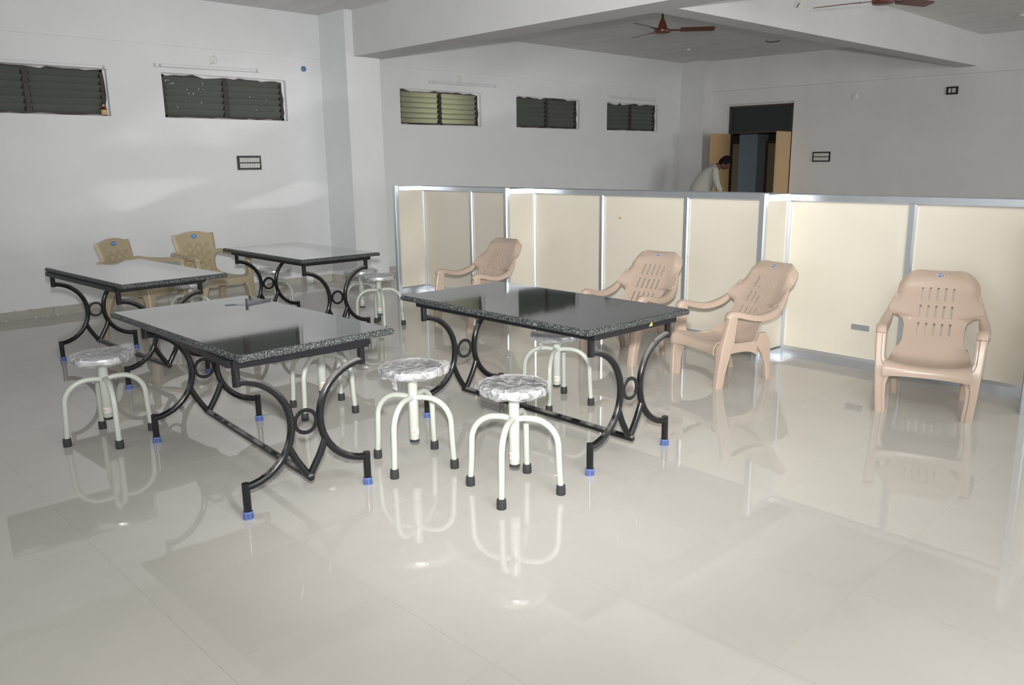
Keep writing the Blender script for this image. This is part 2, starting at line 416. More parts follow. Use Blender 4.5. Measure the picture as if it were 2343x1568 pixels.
# ------------------------------------------------------------------ louvred windows
BW = (WW - 0.05 * 3) / 2
NBL = 6
blade_me = MB()
bh = 0.086; tilt = math.radians(27)
blade_me.box(-0.003, 0.003, 0.0, BW, -bh / 2, bh / 2, T=Matrix.Rotation(tilt, 4, 'Y'))
blade_me = blade_me.mesh('louvre_blade', M['louvre'])
clip_me = MB().add([(0.022, 0, -0.035), (0.022, 0.014, -0.035), (-0.012, 0.014, 0.035), (-0.012, 0, 0.035), (-0.012, 0, -0.035), (-0.012, 0.014, -0.035)],
                   [(0, 1, 2, 3), (4, 5, 1, 0), (3, 2, 5, 4), (0, 3, 4), (1, 5, 2)]).mesh('blade_clip', M['winframe'])
WX = XL - 0.085
for n, y0 in enumerate(WINY + OFFWIN):
    wn = sempty('window_%d' % (n + 1), (WX, y0, WZ0))
    if n >= 5: wn.location = (WX, y0, WZ0)
    H = WZ1 - WZ0; ft = 0.03
    fr = MB()
    fr.box(-0.025, 0.025, 0, WW, 0.0, ft); fr.box(-0.025, 0.025, 0, WW, H - ft, H)
    fr.box(-0.025, 0.025, 0, 0.05, 0, H); fr.box(-0.025, 0.025, WW - 0.05, WW, 0, H)
    obj('window_frame', fr, M['winframe'], wn)
    obj('mullion', MB().box(-0.025, 0.025, 0.05 + BW, 0.10 + BW, ft, H - ft), M['winframe'], wn)
    for bay in range(2):
        yb = 0.05 + bay * (BW + 0.05)
        for k in range(NBL):
            z = ft + (k + 0.5) * (H - 2 * ft) / NBL
            link('louvre_blade', blade_me, wn, (0, yb, z), (0, random.uniform(-0.09, 0.09), 0))
            if n < 5:
                for yy in (yb - 0.004, yb + BW - 0.010): link('blade_clip', clip_me, wn, (0.006, yy, z))
    # rough plaster lapping over the frame at head, jamb and sill
    r2 = random.Random(11 + n); pm = MB()
    for top in (0, 1):
        yy = 0.0; last = None
        while yy < WW:
            L = r2.uniform(0.05, 0.16); hgt = r2.uniform(0.0, 0.035) if top else r2.uniform(0.004, 0.02)
            if last is not None:
                ye = min(yy + L, WW)
                if top: pm.add([(0.027, yy, H), (0.027, ye, H), (0.027, ye, H - hgt), (0.027, yy, H - last), (0.05, yy, H), (0.05, ye, H)],
                               [(0, 1, 2, 3), (4, 5, 2, 3)])
                else: pm.add([(0.027, yy, 0), (0.027, ye, 0), (0.027, ye, hgt), (0.027, yy, last), (0.085, yy, 0.002), (0.085, ye, 0.002)],
                             [(0, 1, 2, 3), (4, 5, 2, 3)])
                yy = ye
            last = hgt
            if yy >= WW: break
    zz = 0.0; last = 0.02
    while zz < H:
        L = r2.uniform(0.04, 0.12); wdt = r2.uniform(0.005, 0.03); ze = min(zz + L, H)
        pm.add([(0.027, WW, zz), (0.027, WW - last, zz), (0.027, WW - wdt, ze), (0.027, WW, ze)], [(0, 1, 2, 3)])
        last = wdt; zz = ze
    obj('plaster_lip', pm, M['plaster_edge'], wn, fix=False)
    # splashes of whitewash on the panes of the second window
    if n == 1:
        sp = MB()
        for k in range(46):
            bay = r2.random(); yy = r2.uniform(0.08, BW) if bay < 0.55 else r2.uniform(0.12 + BW, WW - 0.08)
            z = r2.uniform(0.06, H - 0.06); s = r2.uniform(0.0012, 0.0055)
            k0 = int((z - ft) / ((H - 2 * ft) / NBL)); zc = ft + (k0 + 0.5) * (H - 2 * ft) / NBL
            xx = 0.0045 - (zc - z) * -math.tan(tilt) + 0.004
            pts = [(xx, yy + s * math.cos(a) * r2.uniform(0.6, 1.2), z + s * math.sin(a) * r2.uniform(0.7, 1.9)) for a in [i * PI / 3 for i in range(6)]]
            sp.add(pts, [tuple(range(6))])
        for k in range(8):
            yy = 0.055 + r2.uniform(0, 0.10); z = H - 0.085 + r2.uniform(-0.02, 0.02); s = r2.uniform(0.006, 0.016)
            pts = [(0.016, yy + s * math.cos(a) * r2.uniform(0.6, 1.4), z + s * math.sin(a) * r2.uniform(0.3, 0.9)) for a in [i * PI / 3 for i in range(6)]]
            sp.add(pts, [tuple(range(6))])
        so = obj('whitewash_splash', sp, M['plaster_edge'], wn, fix=False); so['kind'] = 'stuff'
# the yard wall outside, lit by daylight near the third window
struct(obj('yard_wall', MB().box(-12.6, -12.4, -6, 18, -0.5, 6.0), M['glassout']))
yl = bpy.data.lights.new('yard_daylight', 'SPOT'); yl.energy = 125; yl.spot_size = math.radians(110); yl.spot_blend = 1.0; yl.shadow_soft_size = 0.25
yl.color = (1.0, 0.97, 0.80)
ylo = bpy.data.objects.new('yard_daylight', yl); COL.objects.link(ylo); aim(ylo, (-10.35, 7.80, 2.30), (-9.4, 7.80, 2.28))

# ------------------------------------------------------------------ doorway in the back wall
door = sempty('door_1', BL, BA)
fr = MB()
f0, f1, ftop = 0.452, 1.706, 2.487
fr.box(f0, f0 + 0.05, 0.02, 0.12, 0, ftop); fr.box(f1 - 0.05, f1, 0.02, 0.12, 0, ftop)
fr.box(f0, f1, 0.02, 0.12, ftop - 0.04, ftop); fr.box(f0, f1, 0.015, 0.12, 1.985, 2.03)
obj('door_frame', fr, M['doorframe'], door)
obj('transom_panel', MB().box(f0 + 0.05, f1 - 0.05, 0.05, 0.07, 2.03, ftop - 0.04), M['transom'], door)
rv = MB().box(DS0, f0, 0.06, 0.2, 0, DZ).box(f0, DS1, 0.06, 0.2, ftop, DZ)
obj('door_reveal', rv, M['wall_back'], door)
for s, hs, nm in ((f0 + 0.03, 1, 'left'), (f1 - 0.035, -1, 'right')):
    lf = obj('door_leaf', MB().box(-0.018, 0.018, -0.635, 0, 0.01, 1.985), M['door'], door, loc=(s, 0.01, 0), rot=(0, 0, math.radians(-4 if hs > 0 else 3)))
    hb = MB().tube([(0, 0, 0), (0.035 * 1, 0, 0), (0.035, 0, 0.02), (0.035, 0, 0.11), (0.035, 0, 0.13), (0, 0, 0.13)], 0.006, 6)
    obj('door_handle', hb, M['screw'], lf, 40, loc=(-0.018 - 0.036 if hs < 0 else 0.018, -0.585, 0.93))
# dark corridor beyond
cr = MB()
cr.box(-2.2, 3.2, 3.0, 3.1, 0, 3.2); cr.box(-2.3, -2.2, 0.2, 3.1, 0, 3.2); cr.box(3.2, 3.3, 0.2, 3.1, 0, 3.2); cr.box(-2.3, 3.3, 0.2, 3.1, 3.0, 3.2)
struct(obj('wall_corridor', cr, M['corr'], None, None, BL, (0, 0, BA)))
pil = struct(obj('column', MB().box(-9.49, -9.05, 16.3, 16.75, 0, 3.0), M['pillar']), 'blue grey painted pillar seen through the doorway')
def corridor_door(x0, x1, lab):
    d = sempty('door_%d' % (2 if x0 < -9.6 else 3), ((x0 + x1) / 2, 16.65, 0), 0, lab)
    hw = (x1 - x0) / 2
    obj('door_leaf', MB().box(-hw, hw, -0.02, 0.02, 0, 1.84), M['corrdoor'], d)
    obj('door_frame', MB().box(-hw - 0.05, -hw, -0.03, 0.03, 0, 1.9).box(hw, hw + 0.05, -0.03, 0.03, 0, 1.9).box(-hw, hw, -0.03, 0.03, 1.84, 1.9), M['doorframe'], d)
    obj('door_handle', MB().tube([(hw - 0.12, -0.02, 0.97), (hw - 0.12, -0.06, 0.97), (hw - 0.03, -0.06, 0.97)], 0.009, 6), M['screw'], d, 40)
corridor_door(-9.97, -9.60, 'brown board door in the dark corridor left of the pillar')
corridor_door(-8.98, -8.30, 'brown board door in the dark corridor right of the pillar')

# ------------------------------------------------------------------ fittings on the walls and ceiling
def tube_light(y0, y1, z0, z1, label):
    L = math.hypot(y1 - y0, z1 - z0)
    t = thing('tube_light', label, 'lamp', (XL, (y0 + y1) / 2, (z0 + z1) / 2), 0, 'fluorescent tubes on the left wall')
    t.rotation_euler = (math.atan2(z1 - z0, y1 - y0), 0, 0)
    obj('batten', MB().box(0.0, 0.028, -L / 2, L / 2, -0.019, 0.019), M['plasticwhite'], t)
    obj('glass_tube', MB().tube([(0.048, -L / 2 + 0.04, -0.004), (0.048, L / 2 - 0.04, -0.004)], 0.0135, 10), M['tube'], t, 40)
    for s in (-1, 1):
        e = MB().box(0.0, 0.060, s * L / 2 - 0.018, s * L / 2 + 0.018, -0.021, 0.018)
        obj('end_cap', e, M['plasticwhite'], t)
        obj('lamp_pin', MB().box(0.034, 0.0585, s * (L / 2 - 0.03) - 0.006, s * (L / 2 - 0.03) + 0.006, -0.014, 0.006), M['socket'], t)
tube_light(3.727, 4.921, 2.598, 2.611, 'white fluorescent tube above the paint-splashed window')
tube_light(7.553, 8.809, 2.632, 2.640, 'white fluorescent tube above the brightly lit louvred window')
tube_light(11.60, 12.88, 2.612, 2.610, 'white fluorescent tube nearest the far corner column')
tube_light(1.99, 3.193, 2.532, 2.536, 'grey-looking fluorescent tube along the head of the window with the bottle')

def rose(loc, rot, r, label, wire=None, group='white round cable outlets'):
    t = thing('cable_outlet', label, 'outlet', loc, 0, group); t.rotation_euler = rot
    obj('cover', MB().lathe([(r, 0), (r, 0.008), (r * 0.85, 0.016), (r * 0.45, 0.02), (r * 0.2, 0.016)], 18), M['plasticwhite'], t, 40)
    if wire: obj('wire', MB().tube(wire, 0.0025, 5), M['ink'], t)
RX = (0, PI / 2, 0)
rose((XL, 4.395, 2.70), RX, 0.045, 'round white outlet above the tube over the splashed window', [(0.0, 0, 0.02), (0.02, -0.015, 0.02), (0.055, -0.05, 0.012)])
rose((XL, 8.101, 2.71), RX, 0.045, 'round white outlet above the tube over the bright window', [(0.0, 0, 0.02), (0.045, 0.02, 0.012)])
rose((XL, 12.149, 2.70), RX, 0.045, 'round white outlet above the tube nearest the far corner', [(0.0, 0, 0.02), (0.06, 0.02, 0.012)])
n_ = Vector((math.sin(BA), -math.cos(BA), 0))
rose(Vector((BL.x + 2.77 * math.cos(BA), BL.y + 2.77 * math.sin(BA), 2.532)), (PI / 2, 0, BA), 0.05, 'round white outlet on the far wall right of the doorway')
rose((-3.37, 12.795, ZC), (PI, 0, 0), 0.06, 'round white outlet on the ceiling near the right edge')
tag(obj('ceiling_hook', MB().lathe([(0.03, 0), (0.03, 0.02), (0.015, 0.03)], 12), M['plasticwhite'], None, 40, (-8.105, 12.15, ZC), (PI, 0, 0)),
    'small white knob on the ceiling beyond the left fan', 'hook')
tag(obj('ceiling_hook', MB().tube([(0, 0, 0), (0.0, 0.0, -0.02), (0.06, 0.06, -0.03), (0.16, 0.15, -0.015)], 0.007, 6), M['wireb'], None, 40, (-6.75, 12.25, ZC)),
    'dark bent hook on the ceiling left of the narrow beam', 'hook')
t = thing('hanging_wire', 'short loose pair of wires hanging beside the narrow beam at the photo top', 'wire', (-4.285, 8.42, ZC))
obj('yellow_wire', MB().tube([(-0.01, 0, 0), (0.005, 0.01, -0.08), (0.02, 0.01, -0.15), (0.015, 0.0, -0.20), (0.01, -0.02, -0.25)], 0.005, 6), M['wirey'], t, 40)
obj('black_wire', MB().tube([(0.01, -0.02, -0.25), (0.0, -0.05, -0.29)], 0.006, 6), M['wireb'], t, 40)

d = tag(obj('wall_cap', MB().lathe([(0.032, 0), (0.034, 0.012), (0.028, 0.022), (0.012, 0.024)], 16, 0), M['bluedisc'], None, 40, (XL, 5.554, 2.678), RX),
        'small round blue cap high on the left wall beside the column', 'cap')

def switch_board(loc, rotz, wd, ht, label, two=True):
    t = thing('switch_board', label, 'switchboard', loc, rotz)
    b = 0.022
    obj('plate', MB().box(-wd / 2, wd / 2, -0.022, 0, -ht / 2, ht / 2), M['blackplate'], t)
    rows = 2; rh = (ht - 2 * b - 0.012) / 2
    for r in range(rows):
        z = -ht / 2 + b + rh / 2 + r * (rh + 0.012)
        k = 8; sw = (wd - 2 * b) / k
        for i in range(k):
            x = -wd / 2 + b + sw * (i + 0.5)
            obj('switch', MB().add([(x - sw * .47, -0.0225, z - rh / 2), (x + sw * .47, -0.0225, z - rh / 2), (x + sw * .47, -0.0225, z + rh / 2), (x - sw * .47, -0.0225, z + rh / 2),
                                    (x - sw * .42, -0.026, z - rh * .46), (x + sw * .42, -0.026, z - rh * .46), (x + sw * .42, -0.034, z + rh * .46), (x - sw * .42, -0.034, z + rh * .46)],
                                   [(0, 1, 5, 4), (1, 2, 6, 5), (2, 3, 7, 6), (3, 0, 4, 7), (4, 5, 6, 7), (3, 2, 1, 0)]), M['switch'], t)
    return t
switch_board((XL, 4.728, 1.545), PI / 2, 0.30, 0.165, 'black framed board with two rows of white switches on the left wall')
bw = lambda s, z: (BL.x + s * math.cos(BA), BL.y + s * math.sin(BA), z)
switch_board(bw(2.271, 1.537), BA, 0.31, 0.172, 'black framed board with two rows of white switches right of the doorway')
t = thing('socket_plate', 'black plate with a white switch and socket high on the far wall', 'socket', bw(4.279, 2.532), BA)
obj('plate', MB().box(-0.085, 0.085, -0.02, 0, -0.06, 0.06), M['blackplate'], t)
obj('switch', MB().box(-0.05, -0.018, -0.028, -0.0205, -0.032, 0.032), M['switch'], t)
obj('socket', MB().box(-0.002, 0.052, -0.024, -0.0205, -0.032, 0.034), M['socket'], t)

# medicine bottle on the sill of the first window
t = thing('bottle', 'small amber medicine bottle with cream label on a window sill', 'bottle', (XL - 0.035, 3.152, WZ0), 0)
obj('body', MB().lathe([(0.026, 0), (0.029, 0.004), (0.029, 0.072), (0.024, 0.084), (0.012, 0.092), (0.011, 0.100)], 16), M['amber'], t, 40)
obj('cap', MB().lathe([(0.0135, 0.099), (0.0135, 0.116), (0.011, 0.118)], 14), M['bottlelabel'], t, 40)
lb = MB(); n = 8
vs = [(0.0297 * math.cos(a), 0.0297 * math.sin(a), z) for z in (0.012, 0.062) for a in [-1.5 + 2.4 * i / n for i in range(n + 1)]]
lb.add(vs, [(i, i + 1, i + n + 2, i + n + 1) for i in range(n)])
lo = obj('label', lb, M['bottlelabel'], t)
obj('print_mark', MB().box(0.028, 0.0302, -0.013, -0.002, 0.024, 0.034), M['red'], t)

# ------------------------------------------------------------------ ceiling fans
def fan(loc, zf, R, angs, label):
    t = thing('ceiling_fan', label, 'fan', (loc[0], loc[1], zf), 0, 'brown ceiling fans')
    obj('down_rod', MB().tube([(0, 0, 0.13), (0, 0, ZC - zf - 0.05)], 0.011, 10), M['fandark'], t, 40)
    obj('upper_canopy', MB().lathe([(0.022, ZC - zf - 0.08), (0.05, ZC - zf - 0.03), (0.055, ZC - zf)], 18), M['fan'], t, 40)
    obj('motor_canopy', MB().lathe([(0.013, 0.145), (0.018, 0.135), (0.034, 0.10), (0.048, 0.06), (0.056, 0.03), (0.058, 0.02)], 24), M['fan'], t, 50)
    obj('motor_housing', MB().lathe([(0.058, 0.026), (0.085, 0.022), (0.095, 0.012), (0.095, -0.012), (0.085, -0.024), (0.05, -0.030), (0.02, -0.032)], 28), M['fan'], t, 40)
    for a in angs:
        b = MB()
        pts = [(0.20, -0.058), (0.22, -0.066), (R - 0.03, -0.062), (R, -0.045), (R, 0.05), (R - 0.02, 0.066), (0.22, 0.062), (0.20, 0.05)]
        tl = Matrix.Rotation(math.radians(-11), 4, 'X')
        b.prism(pts, -0.003, 0.003, T=tl)
        bl_ = obj('blade', b, M['fan'], t, loc=(0, 0, 0.012), rot=(0, 0, math.radians(a)))
        br = MB().box(0.085, 0.235, -0.022, 0.022, -0.007, -0.001, T=Matrix.Rotation(math.radians(-8), 4, 'X'))
        obj('blade_bracket', br, M['fandark'], bl_)
fan((-5.76, 8.09), 2.95, 0.585, (38, 158, -82), 'brown three bladed ceiling fan left of the narrow beam')
fan((-3.18, 7.82), 2.882, 0.60, (69.5, 189.5, -50.5), 'brown ceiling fan right of the narrow beam cut by the photo top')

# ------------------------------------------------------------------ low aluminium and cream partition
PA = math.atan(-0.048); PO = Vector((-7.735, 6.112, 0)); PH = 1.255
part = thing('low_partition', 'long low cream panelled partition with aluminium frame and short fins', 'partition', PO, PA)
ps = [0.0, 0.915, 1.935, 2.865, 3.825, 4.765, 5.69, 6.60]
post_me = MB().cbox(-0.028, 0.028, -0.030, 0.022, 0, PH - 0.05, 0.011).mesh('post', M['alu'])
Lp = ps[-1]
obj('top_rail', MB().add([(0, -0.03, PH - 0.052), (Lp, -0.03, PH - 0.052), (0, -0.03, PH - 0.008), (Lp, -0.03, PH - 0.008), (0, -0.02, PH), (Lp, -0.02, PH),
                          (0, 0.022, PH), (Lp, 0.022, PH), (0, 0.022, PH - 0.052), (Lp, 0.022, PH - 0.052), (0, -0.018, PH - 0.062), (Lp, -0.018, PH - 0.062)],
                         [(0, 1, 3, 2), (2, 3, 5, 4), (4, 5, 7, 6), (6, 7, 9, 8), (8, 9, 11, 10), (10, 11, 1, 0), (0, 2, 4, 6, 8, 10), (1, 11, 9, 7, 5, 3)]), M['alu'], part)
for k in range(len(ps)):
    link('post', post_me, part, (ps[k], 0, 0))
for k in range(len(ps) - 1):
    a, b = ps[k] + 0.028, ps[k + 1] - 0.028
    p = obj('panel', MB().box(a, b, -0.006, 0.006, 0.07, PH - 0.05), M['panel'], part)
    obj('bottom_rail', MB().box(a, b, -0.030, 0.022, 0.0, 0.058).add([(a, -0.030, 0.058), (b, -0.030, 0.058), (b, -0.014, 0.078), (a, -0.014, 0.078), (a, 0.01, 0.078), (b, 0.01, 0.078)],
                                                                   [(0, 1, 2, 3), (3, 2, 5, 4)]), M['alu'], part)
    if k == 3:
        obj('stain', MB().add([(a + 0.17, -0.0066, 0.985), (a + 0.20, -0.0066, 0.99), (a + 0.19, -0.0066, 1.015), (a + 0.178, -0.0066, 1.0)], [(0, 1, 2, 3)]), M['orange'], part, fix=False)
    if k == 5:
        obj('latch', MB().box(b - 0.33, b - 0.20, -0.022, -0.006, 0.285, 0.325), M['alu'], part)
for s, L in ((0.0, 0.37), (1.935, 0.36), (4.765, 0.335), (6.60, 0.36)):
    f = link('fin', None, part, (s, -0.03, 0))
    link('post', MB().cbox(-0.028, 0.028, -L - 0.022, -L + 0.03, 0, PH + 0.01, 0.009).mesh('post', M['alu']), f)
    obj('panel', MB().box(-0.006, 0.006, -L + 0.03, 0, 0.07, PH - 0.05), M['panel'], f)
    obj('top_rail', MB().box(-0.026, 0.026, -L + 0.03, 0, PH - 0.05, PH), M['alu'], f)
    obj('bottom_rail', MB().box(-0.026, 0.026, -L + 0.03, 0, 0, 0.058), M['alu'], f)

# ------------------------------------------------------------------ granite topped tables
LF, WF, TR = 1.29, 0.60, 0.0175
def leg_mesh():
    m = MB(); xs = 0.0; hw = WF / 2; cin = 0.072
    r = 0.238; th = 2 * math.atan((hw - cin) / 0.238)       # arc bulging towards the middle of the frame
    R_ = 0.238 / math.sin(th); zc = 0.382
    path = [(0, 0, 0.70), (0, 0, zc + 0.238)]
    m.tube([(0, 0, 0.70), (0, 0, zc + 0.218)], TR, 12)
    arc = []
    for k in range(21):
        a = th - 2 * th * k / 20
        arc.append((0, hw - cin - (R_ * math.cos(a) - (R_ - 0)) * -1 - 0, zc + R_ * math.sin(a)))
    # y measured inwards from the post line
    arc = [(0, (hw - cin) - R_ * (1 - math.cos(th - 2 * th * k / 20)), zc + R_ * math.sin(th - 2 * th * k / 20)) for k in range(21)]
    m.tube(arc, TR, 12)
    m.tube([(0, 0, zc - 0.218), (0, 0, 0.03)], TR, 12)
    return m.mesh('leg', M['dusty'], 40)
LEG = leg_mesh()
CAP = MB().lathe([(0.0225, 0), (0.0235, 0.003), (0.0215, 0.034), (0.0175, 0.036)], 14).mesh('foot_cap', M['bluecap'], 40)
cr_ = MB().lathe([(0.0238, 0.0), (0.0242, 0.002), (0.0238, 0.004)], 14, cap=False).lathe([(0.0222, 0.031), (0.0226, 0.033), (0.0218, 0.035)], 14, cap=False)
for k in range(7):
    a = k * 2 * PI / 7 + 0.3
    cr_.box(-0.0012, 0.0012, 0.0215, 0.0238, 0.003, 0.032, T=Matrix.Rotation(a, 4, 'Z'))
CAPR = cr_.mesh('cap_rib', mat('pale_blue_rib', lin(112, 128, 172), 0.5), 40)
RING = MB()
RING.tube([(0, 0.052 * math.cos(a), 0.052 * math.sin(a)) for a in [k * 2 * PI / 28 for k in range(28)]], 1, closed=True,
          sec=[(-0.009, -0.0035), (0.009, -0.0035), (0.009, 0.0035), (-0.009, 0.0035)])
RING.lathe([(0.005, -0.072 + TR * .6), (0.006, -0.060), (0.004, -0.052)], 8, T=Matrix.Rotation(PI / 2, 4, 'X'))
RING.lathe([(0.005, -0.072 + TR * .6), (0.006, -0.060), (0.004, -0.052)], 8, T=Matrix.Rotation(-PI / 2, 4, 'X'))
RING = RING.mesh('ring', M['dusty'], 40)
BRACE = MB().tube([(0, 0.092, 0.285), (0, 0.082, 0.262), (0, 0.060, 0.215), (0, 0.036, 0.175), (0, 0.008, 0.130)], TR * 0.95, 10).mesh('brace', M['dusty'], 40)

def slab(L, W, chipy=None):
    m = MB(); e = 0.012; z0, z1 = 0.72, 0.75
    def ring(dx, z): return [(-L / 2 + dx, -W / 2 + dx, z), (L / 2 - dx, -W / 2 + dx, z), (L / 2 - dx, W / 2 - dx, z), (-L / 2 + dx, W / 2 - dx, z)]
    secs = [ring(0.004, z0), ring(0.0, z0 + 0.006), ring(0.0, z1 - 0.013), ring(0.004, z1 - 0.006), ring(e, z1)]
    o = len(m.v); vs = [p for s in secs for p in s]; fs = []
    for i in range(4): fs += [(i * 4 + k, i * 4 + (k + 1) % 4, (i + 1) * 4 + (k + 1) % 4, (i + 1) * 4 + k) for k in range(4)]
    m.add(vs, fs, 1); m.f += [(3, 2, 1, 0), (16, 17, 18, 19)]; m.mi += [1, 0]
    return m
def table(name_label, cx, cy, a, L, W, lf, wf, ou, ov, fa, chip=False):
    ang = a + fa - PI / 2
    u = Vector((math.cos(ang), math.sin(ang), 0)); v = Vector((-math.sin(ang), math.cos(ang), 0))
    c = Vector((cx, cy, 0)) + u * ou + v * ov
    t = thing('granite_table', name_label, 'table', c, ang, 'black granite topped tables')
    top = obj('tabletop', slab(L, W), [M['granite'], M['granite_edge']], t, loc=(0, 0, 0), rot=(0, 0, -fa))
    top.location = Matrix.Rotation(-fa, 3, 'Z') @ Vector((0, 0, 0)) + Vector((-ou, -ov, 0))
    ap = MB(); hx, hy = lf / 2 + 0.02, wf / 2 + 0.022
    for s in (-1, 1):
        ap.box(s * hx - 0.018, s * hx + 0.018, -hy, hy, 0.685, 0.72)
        ap.box(-hx, hx, s * hy - 0.018, s * hy + 0.018, 0.69, 0.72)
    obj('apron_frame', ap, M['black'], t)
    for sx in (-1, 1):
        for sy in (-1, 1):
            l = link('leg', LEG, t, (sx * lf / 2, sy * wf / 2, 0), (0, 0, 0 if sy < 0 else PI))
            fc = link('foot_cap', CAP, l); link('cap_rib', CAPR, l)
            link('brace', BRACE, t, (sx * lf / 2, 0, 0), (0, 0, 0 if sy < 0 else PI))
        link('ring', RING, t, (sx * lf / 2, 0, 0.382))
    e = lf / 2 + 0.02
    obj('stretcher', MB().tube([(-e - 0.008, 0, 0.118), (-e, 0, 0.118), (e, 0, 0.118), (e + 0.008, 0, 0.118)], [0.010, 0.0175, 0.0175, 0.010], 12), M['dusty'], t, 40)
    if chip: obj('edge_chip', MB().add([(lf / 2 + 0.0925, 0.02, 0.712), (lf / 2 + 0.0925, 0.05, 0.712), (lf / 2 + 0.0925, 0.045, 0.732), (lf / 2 + 0.0925, 0.035, 0.728)], [(0, 1, 2, 3)]), M['chip'], t, fix=False)
    return t
table('black granite table at the far left in front of the tilted tan chair', -6.3615, 2.2068, 1.612, 1.4901, 0.7517, 1.2706, 0.5797, -0.0408, -0.059, 0.0028)
table('front left black granite table with a bent metal strip lying on it', -3.8274, 1.839, 1.5712, 1.4823, 0.7852, 1.3117, 0.5953, 0.0298, -0.016, -0.0864)
table('rear black granite table standing nearest the wall column', -6.6708, 3.7908, 1.552, 1.4971, 0.7696, 1.2708, 0.6091, 0.0017, -0.0017, -0.0016)
table('black granite table nearest the partition with an ochre chip on its edge', -3.0905, 3.2104, 1.5373, 1.4959, 0.7923, 1.3092, 0.6104, 0.0242, -0.0043, 0.0125, True)

# bent metal strip on the front left table
t = thing('metal_strip', 'bent grey metal strip with a wire loop on the front left table', 'strip', (-4.246, 2.068, 0.7505), math.atan2(0.162, -0.038))
obj('flat_strip', MB().box(0, 0.17, -0.002, 0.002, 0, 0.011), M['strip'], t)
obj('upright_strip', MB().box(-0.003, 0.003, -0.009, 0.009, 0, 0.032), M['strip'], t)
obj('cross_wire', MB().tube([(0, 0.0, 0.018), (0.05, 0.03, 0.017), (0.10, 0.07, 0.012), (0.12, 0.09, 0.002)], 0.0012, 5), M['strip'], t)
obj('wire_loop', MB().tube([(0, 0.0, 0.003), (-0.03, 0.03, 0.002), (-0.07, 0.065, 0.002), (-0.085, 0.085, 0.002), (-0.07, 0.085, 0.002), (-0.03, 0.055, 0.002)], 0.0012, 5), M['strip'], t)

# ------------------------------------------------------------------ screw stools
def leg_s():
    path = [(0.018, 0, 0.352), (0.05, 0, 0.358), (0.085, 0, 0.358)]
    for k in range(1, 11):
        a = k * (PI / 2) / 10
        path.append((0.085 + 0.125 * math.sin(a), 0, 0.233 + 0.125 * math.cos(a)))
    path += [(0.214, 0, 0.13), (0.222, 0, 0.02)]
    return MB().tube(path, 0.0148, 12).mesh('leg', M['stoolpaint'], 40)
SLEG = leg_s()
SFOOT = MB().lathe([(0.0215, 0), (0.0225, 0.003), (0.0215, 0.014), (0.0228, 0.018), (0.0205, 0.046), (0.015, 0.047)], 14).mesh('rubber_foot', M['rubber'], 40)
SCOL = MB().lathe([(0.0245, 0.132), (0.0253, 0.134), (0.0253, 0.455)], 20).mesh('column', M['stoolpaint'], 40)
SPLUG = MB().lathe([(0.0245, 0.118), (0.0250, 0.120), (0.0250, 0.133)], 18).mesh('column_plug', M['rubber'], 40)
SFL = MB().lathe([(0.017, -0.095), (0.017, -0.052), (0.055, -0.040), (0.062, -0.034)], 18).mesh('seat_flange', M['screw'], 40)
SSEAT = MB().lathe([(0.150, -0.036), (0.156, -0.032), (0.158, -0.010), (0.156, -0.004), (0.148, 0.0), (0.08, 0.001), (0.004, 0.001)], 36).mesh('seat', M['steel'], 35)
def wrap_mesh(seed, flare=0.0, fa=0.0, lift=0.0):
    r = random.Random(seed); m = MB(); seg = 44
    ph = [r.uniform(0, 6.28) for _ in range(6)]
    prof = [(0.02, 0.005), (0.07, 0.006), (0.12, 0.007), (0.150, 0.007), (0.163, 0.001), (0.166, -0.016), (0.163, -0.034), (0.150, -0.043), (0.12, -0.045)]
    vs = []; n = len(prof)
    for i, (rr, z) in enumerate(prof):
        for k in range(seg):
            a = k * 2 * PI / seg
            wv = 0.003 * math.sin(5 * a + ph[0]) + 0.003 * math.sin(11 * a + ph[1]) + 0.002 * math.sin(17 * a + ph[2] + i)
            fl_ = flare * max(0, math.cos(a - fa)) ** 8
            edge = max(0, (rr - 0.10) / 0.066)
            R2 = rr + (wv + fl_) * edge + r.uniform(-0.0015, 0.0015)
            zz = z + lift * max(0, math.cos(a - fa)) ** 6 * edge * (1 if i < 5 else 0.35) + r.uniform(-0.0022, 0.003) * (1 if i < 5 else 1.4)
            vs.append((R2 * math.cos(a), R2 * math.sin(a), zz))
    fs = [(i * seg + k, i * seg + (k + 1) % seg, (i + 1) * seg + (k + 1) % seg, (i + 1) * seg + k) for i in range(n - 1) for k in range(seg)]
    fs.append(tuple(range(seg))[::-1])
    m.add(vs, fs)
    return m.mesh('plastic_wrap', M['wrap'], 30)
def arc_strip(m, r, a0, a1, z0, z1, mi=0, n=6):
    vs = [(r * math.cos(a0 + (a1 - a0) * i / n), r * math.sin(a0 + (a1 - a0) * i / n), z) for z in (z0, z1) for i in range(n + 1)]
    m.add(vs, [(i, i + 1, i + n + 2, i + n + 1) for i in range(n)], mi)
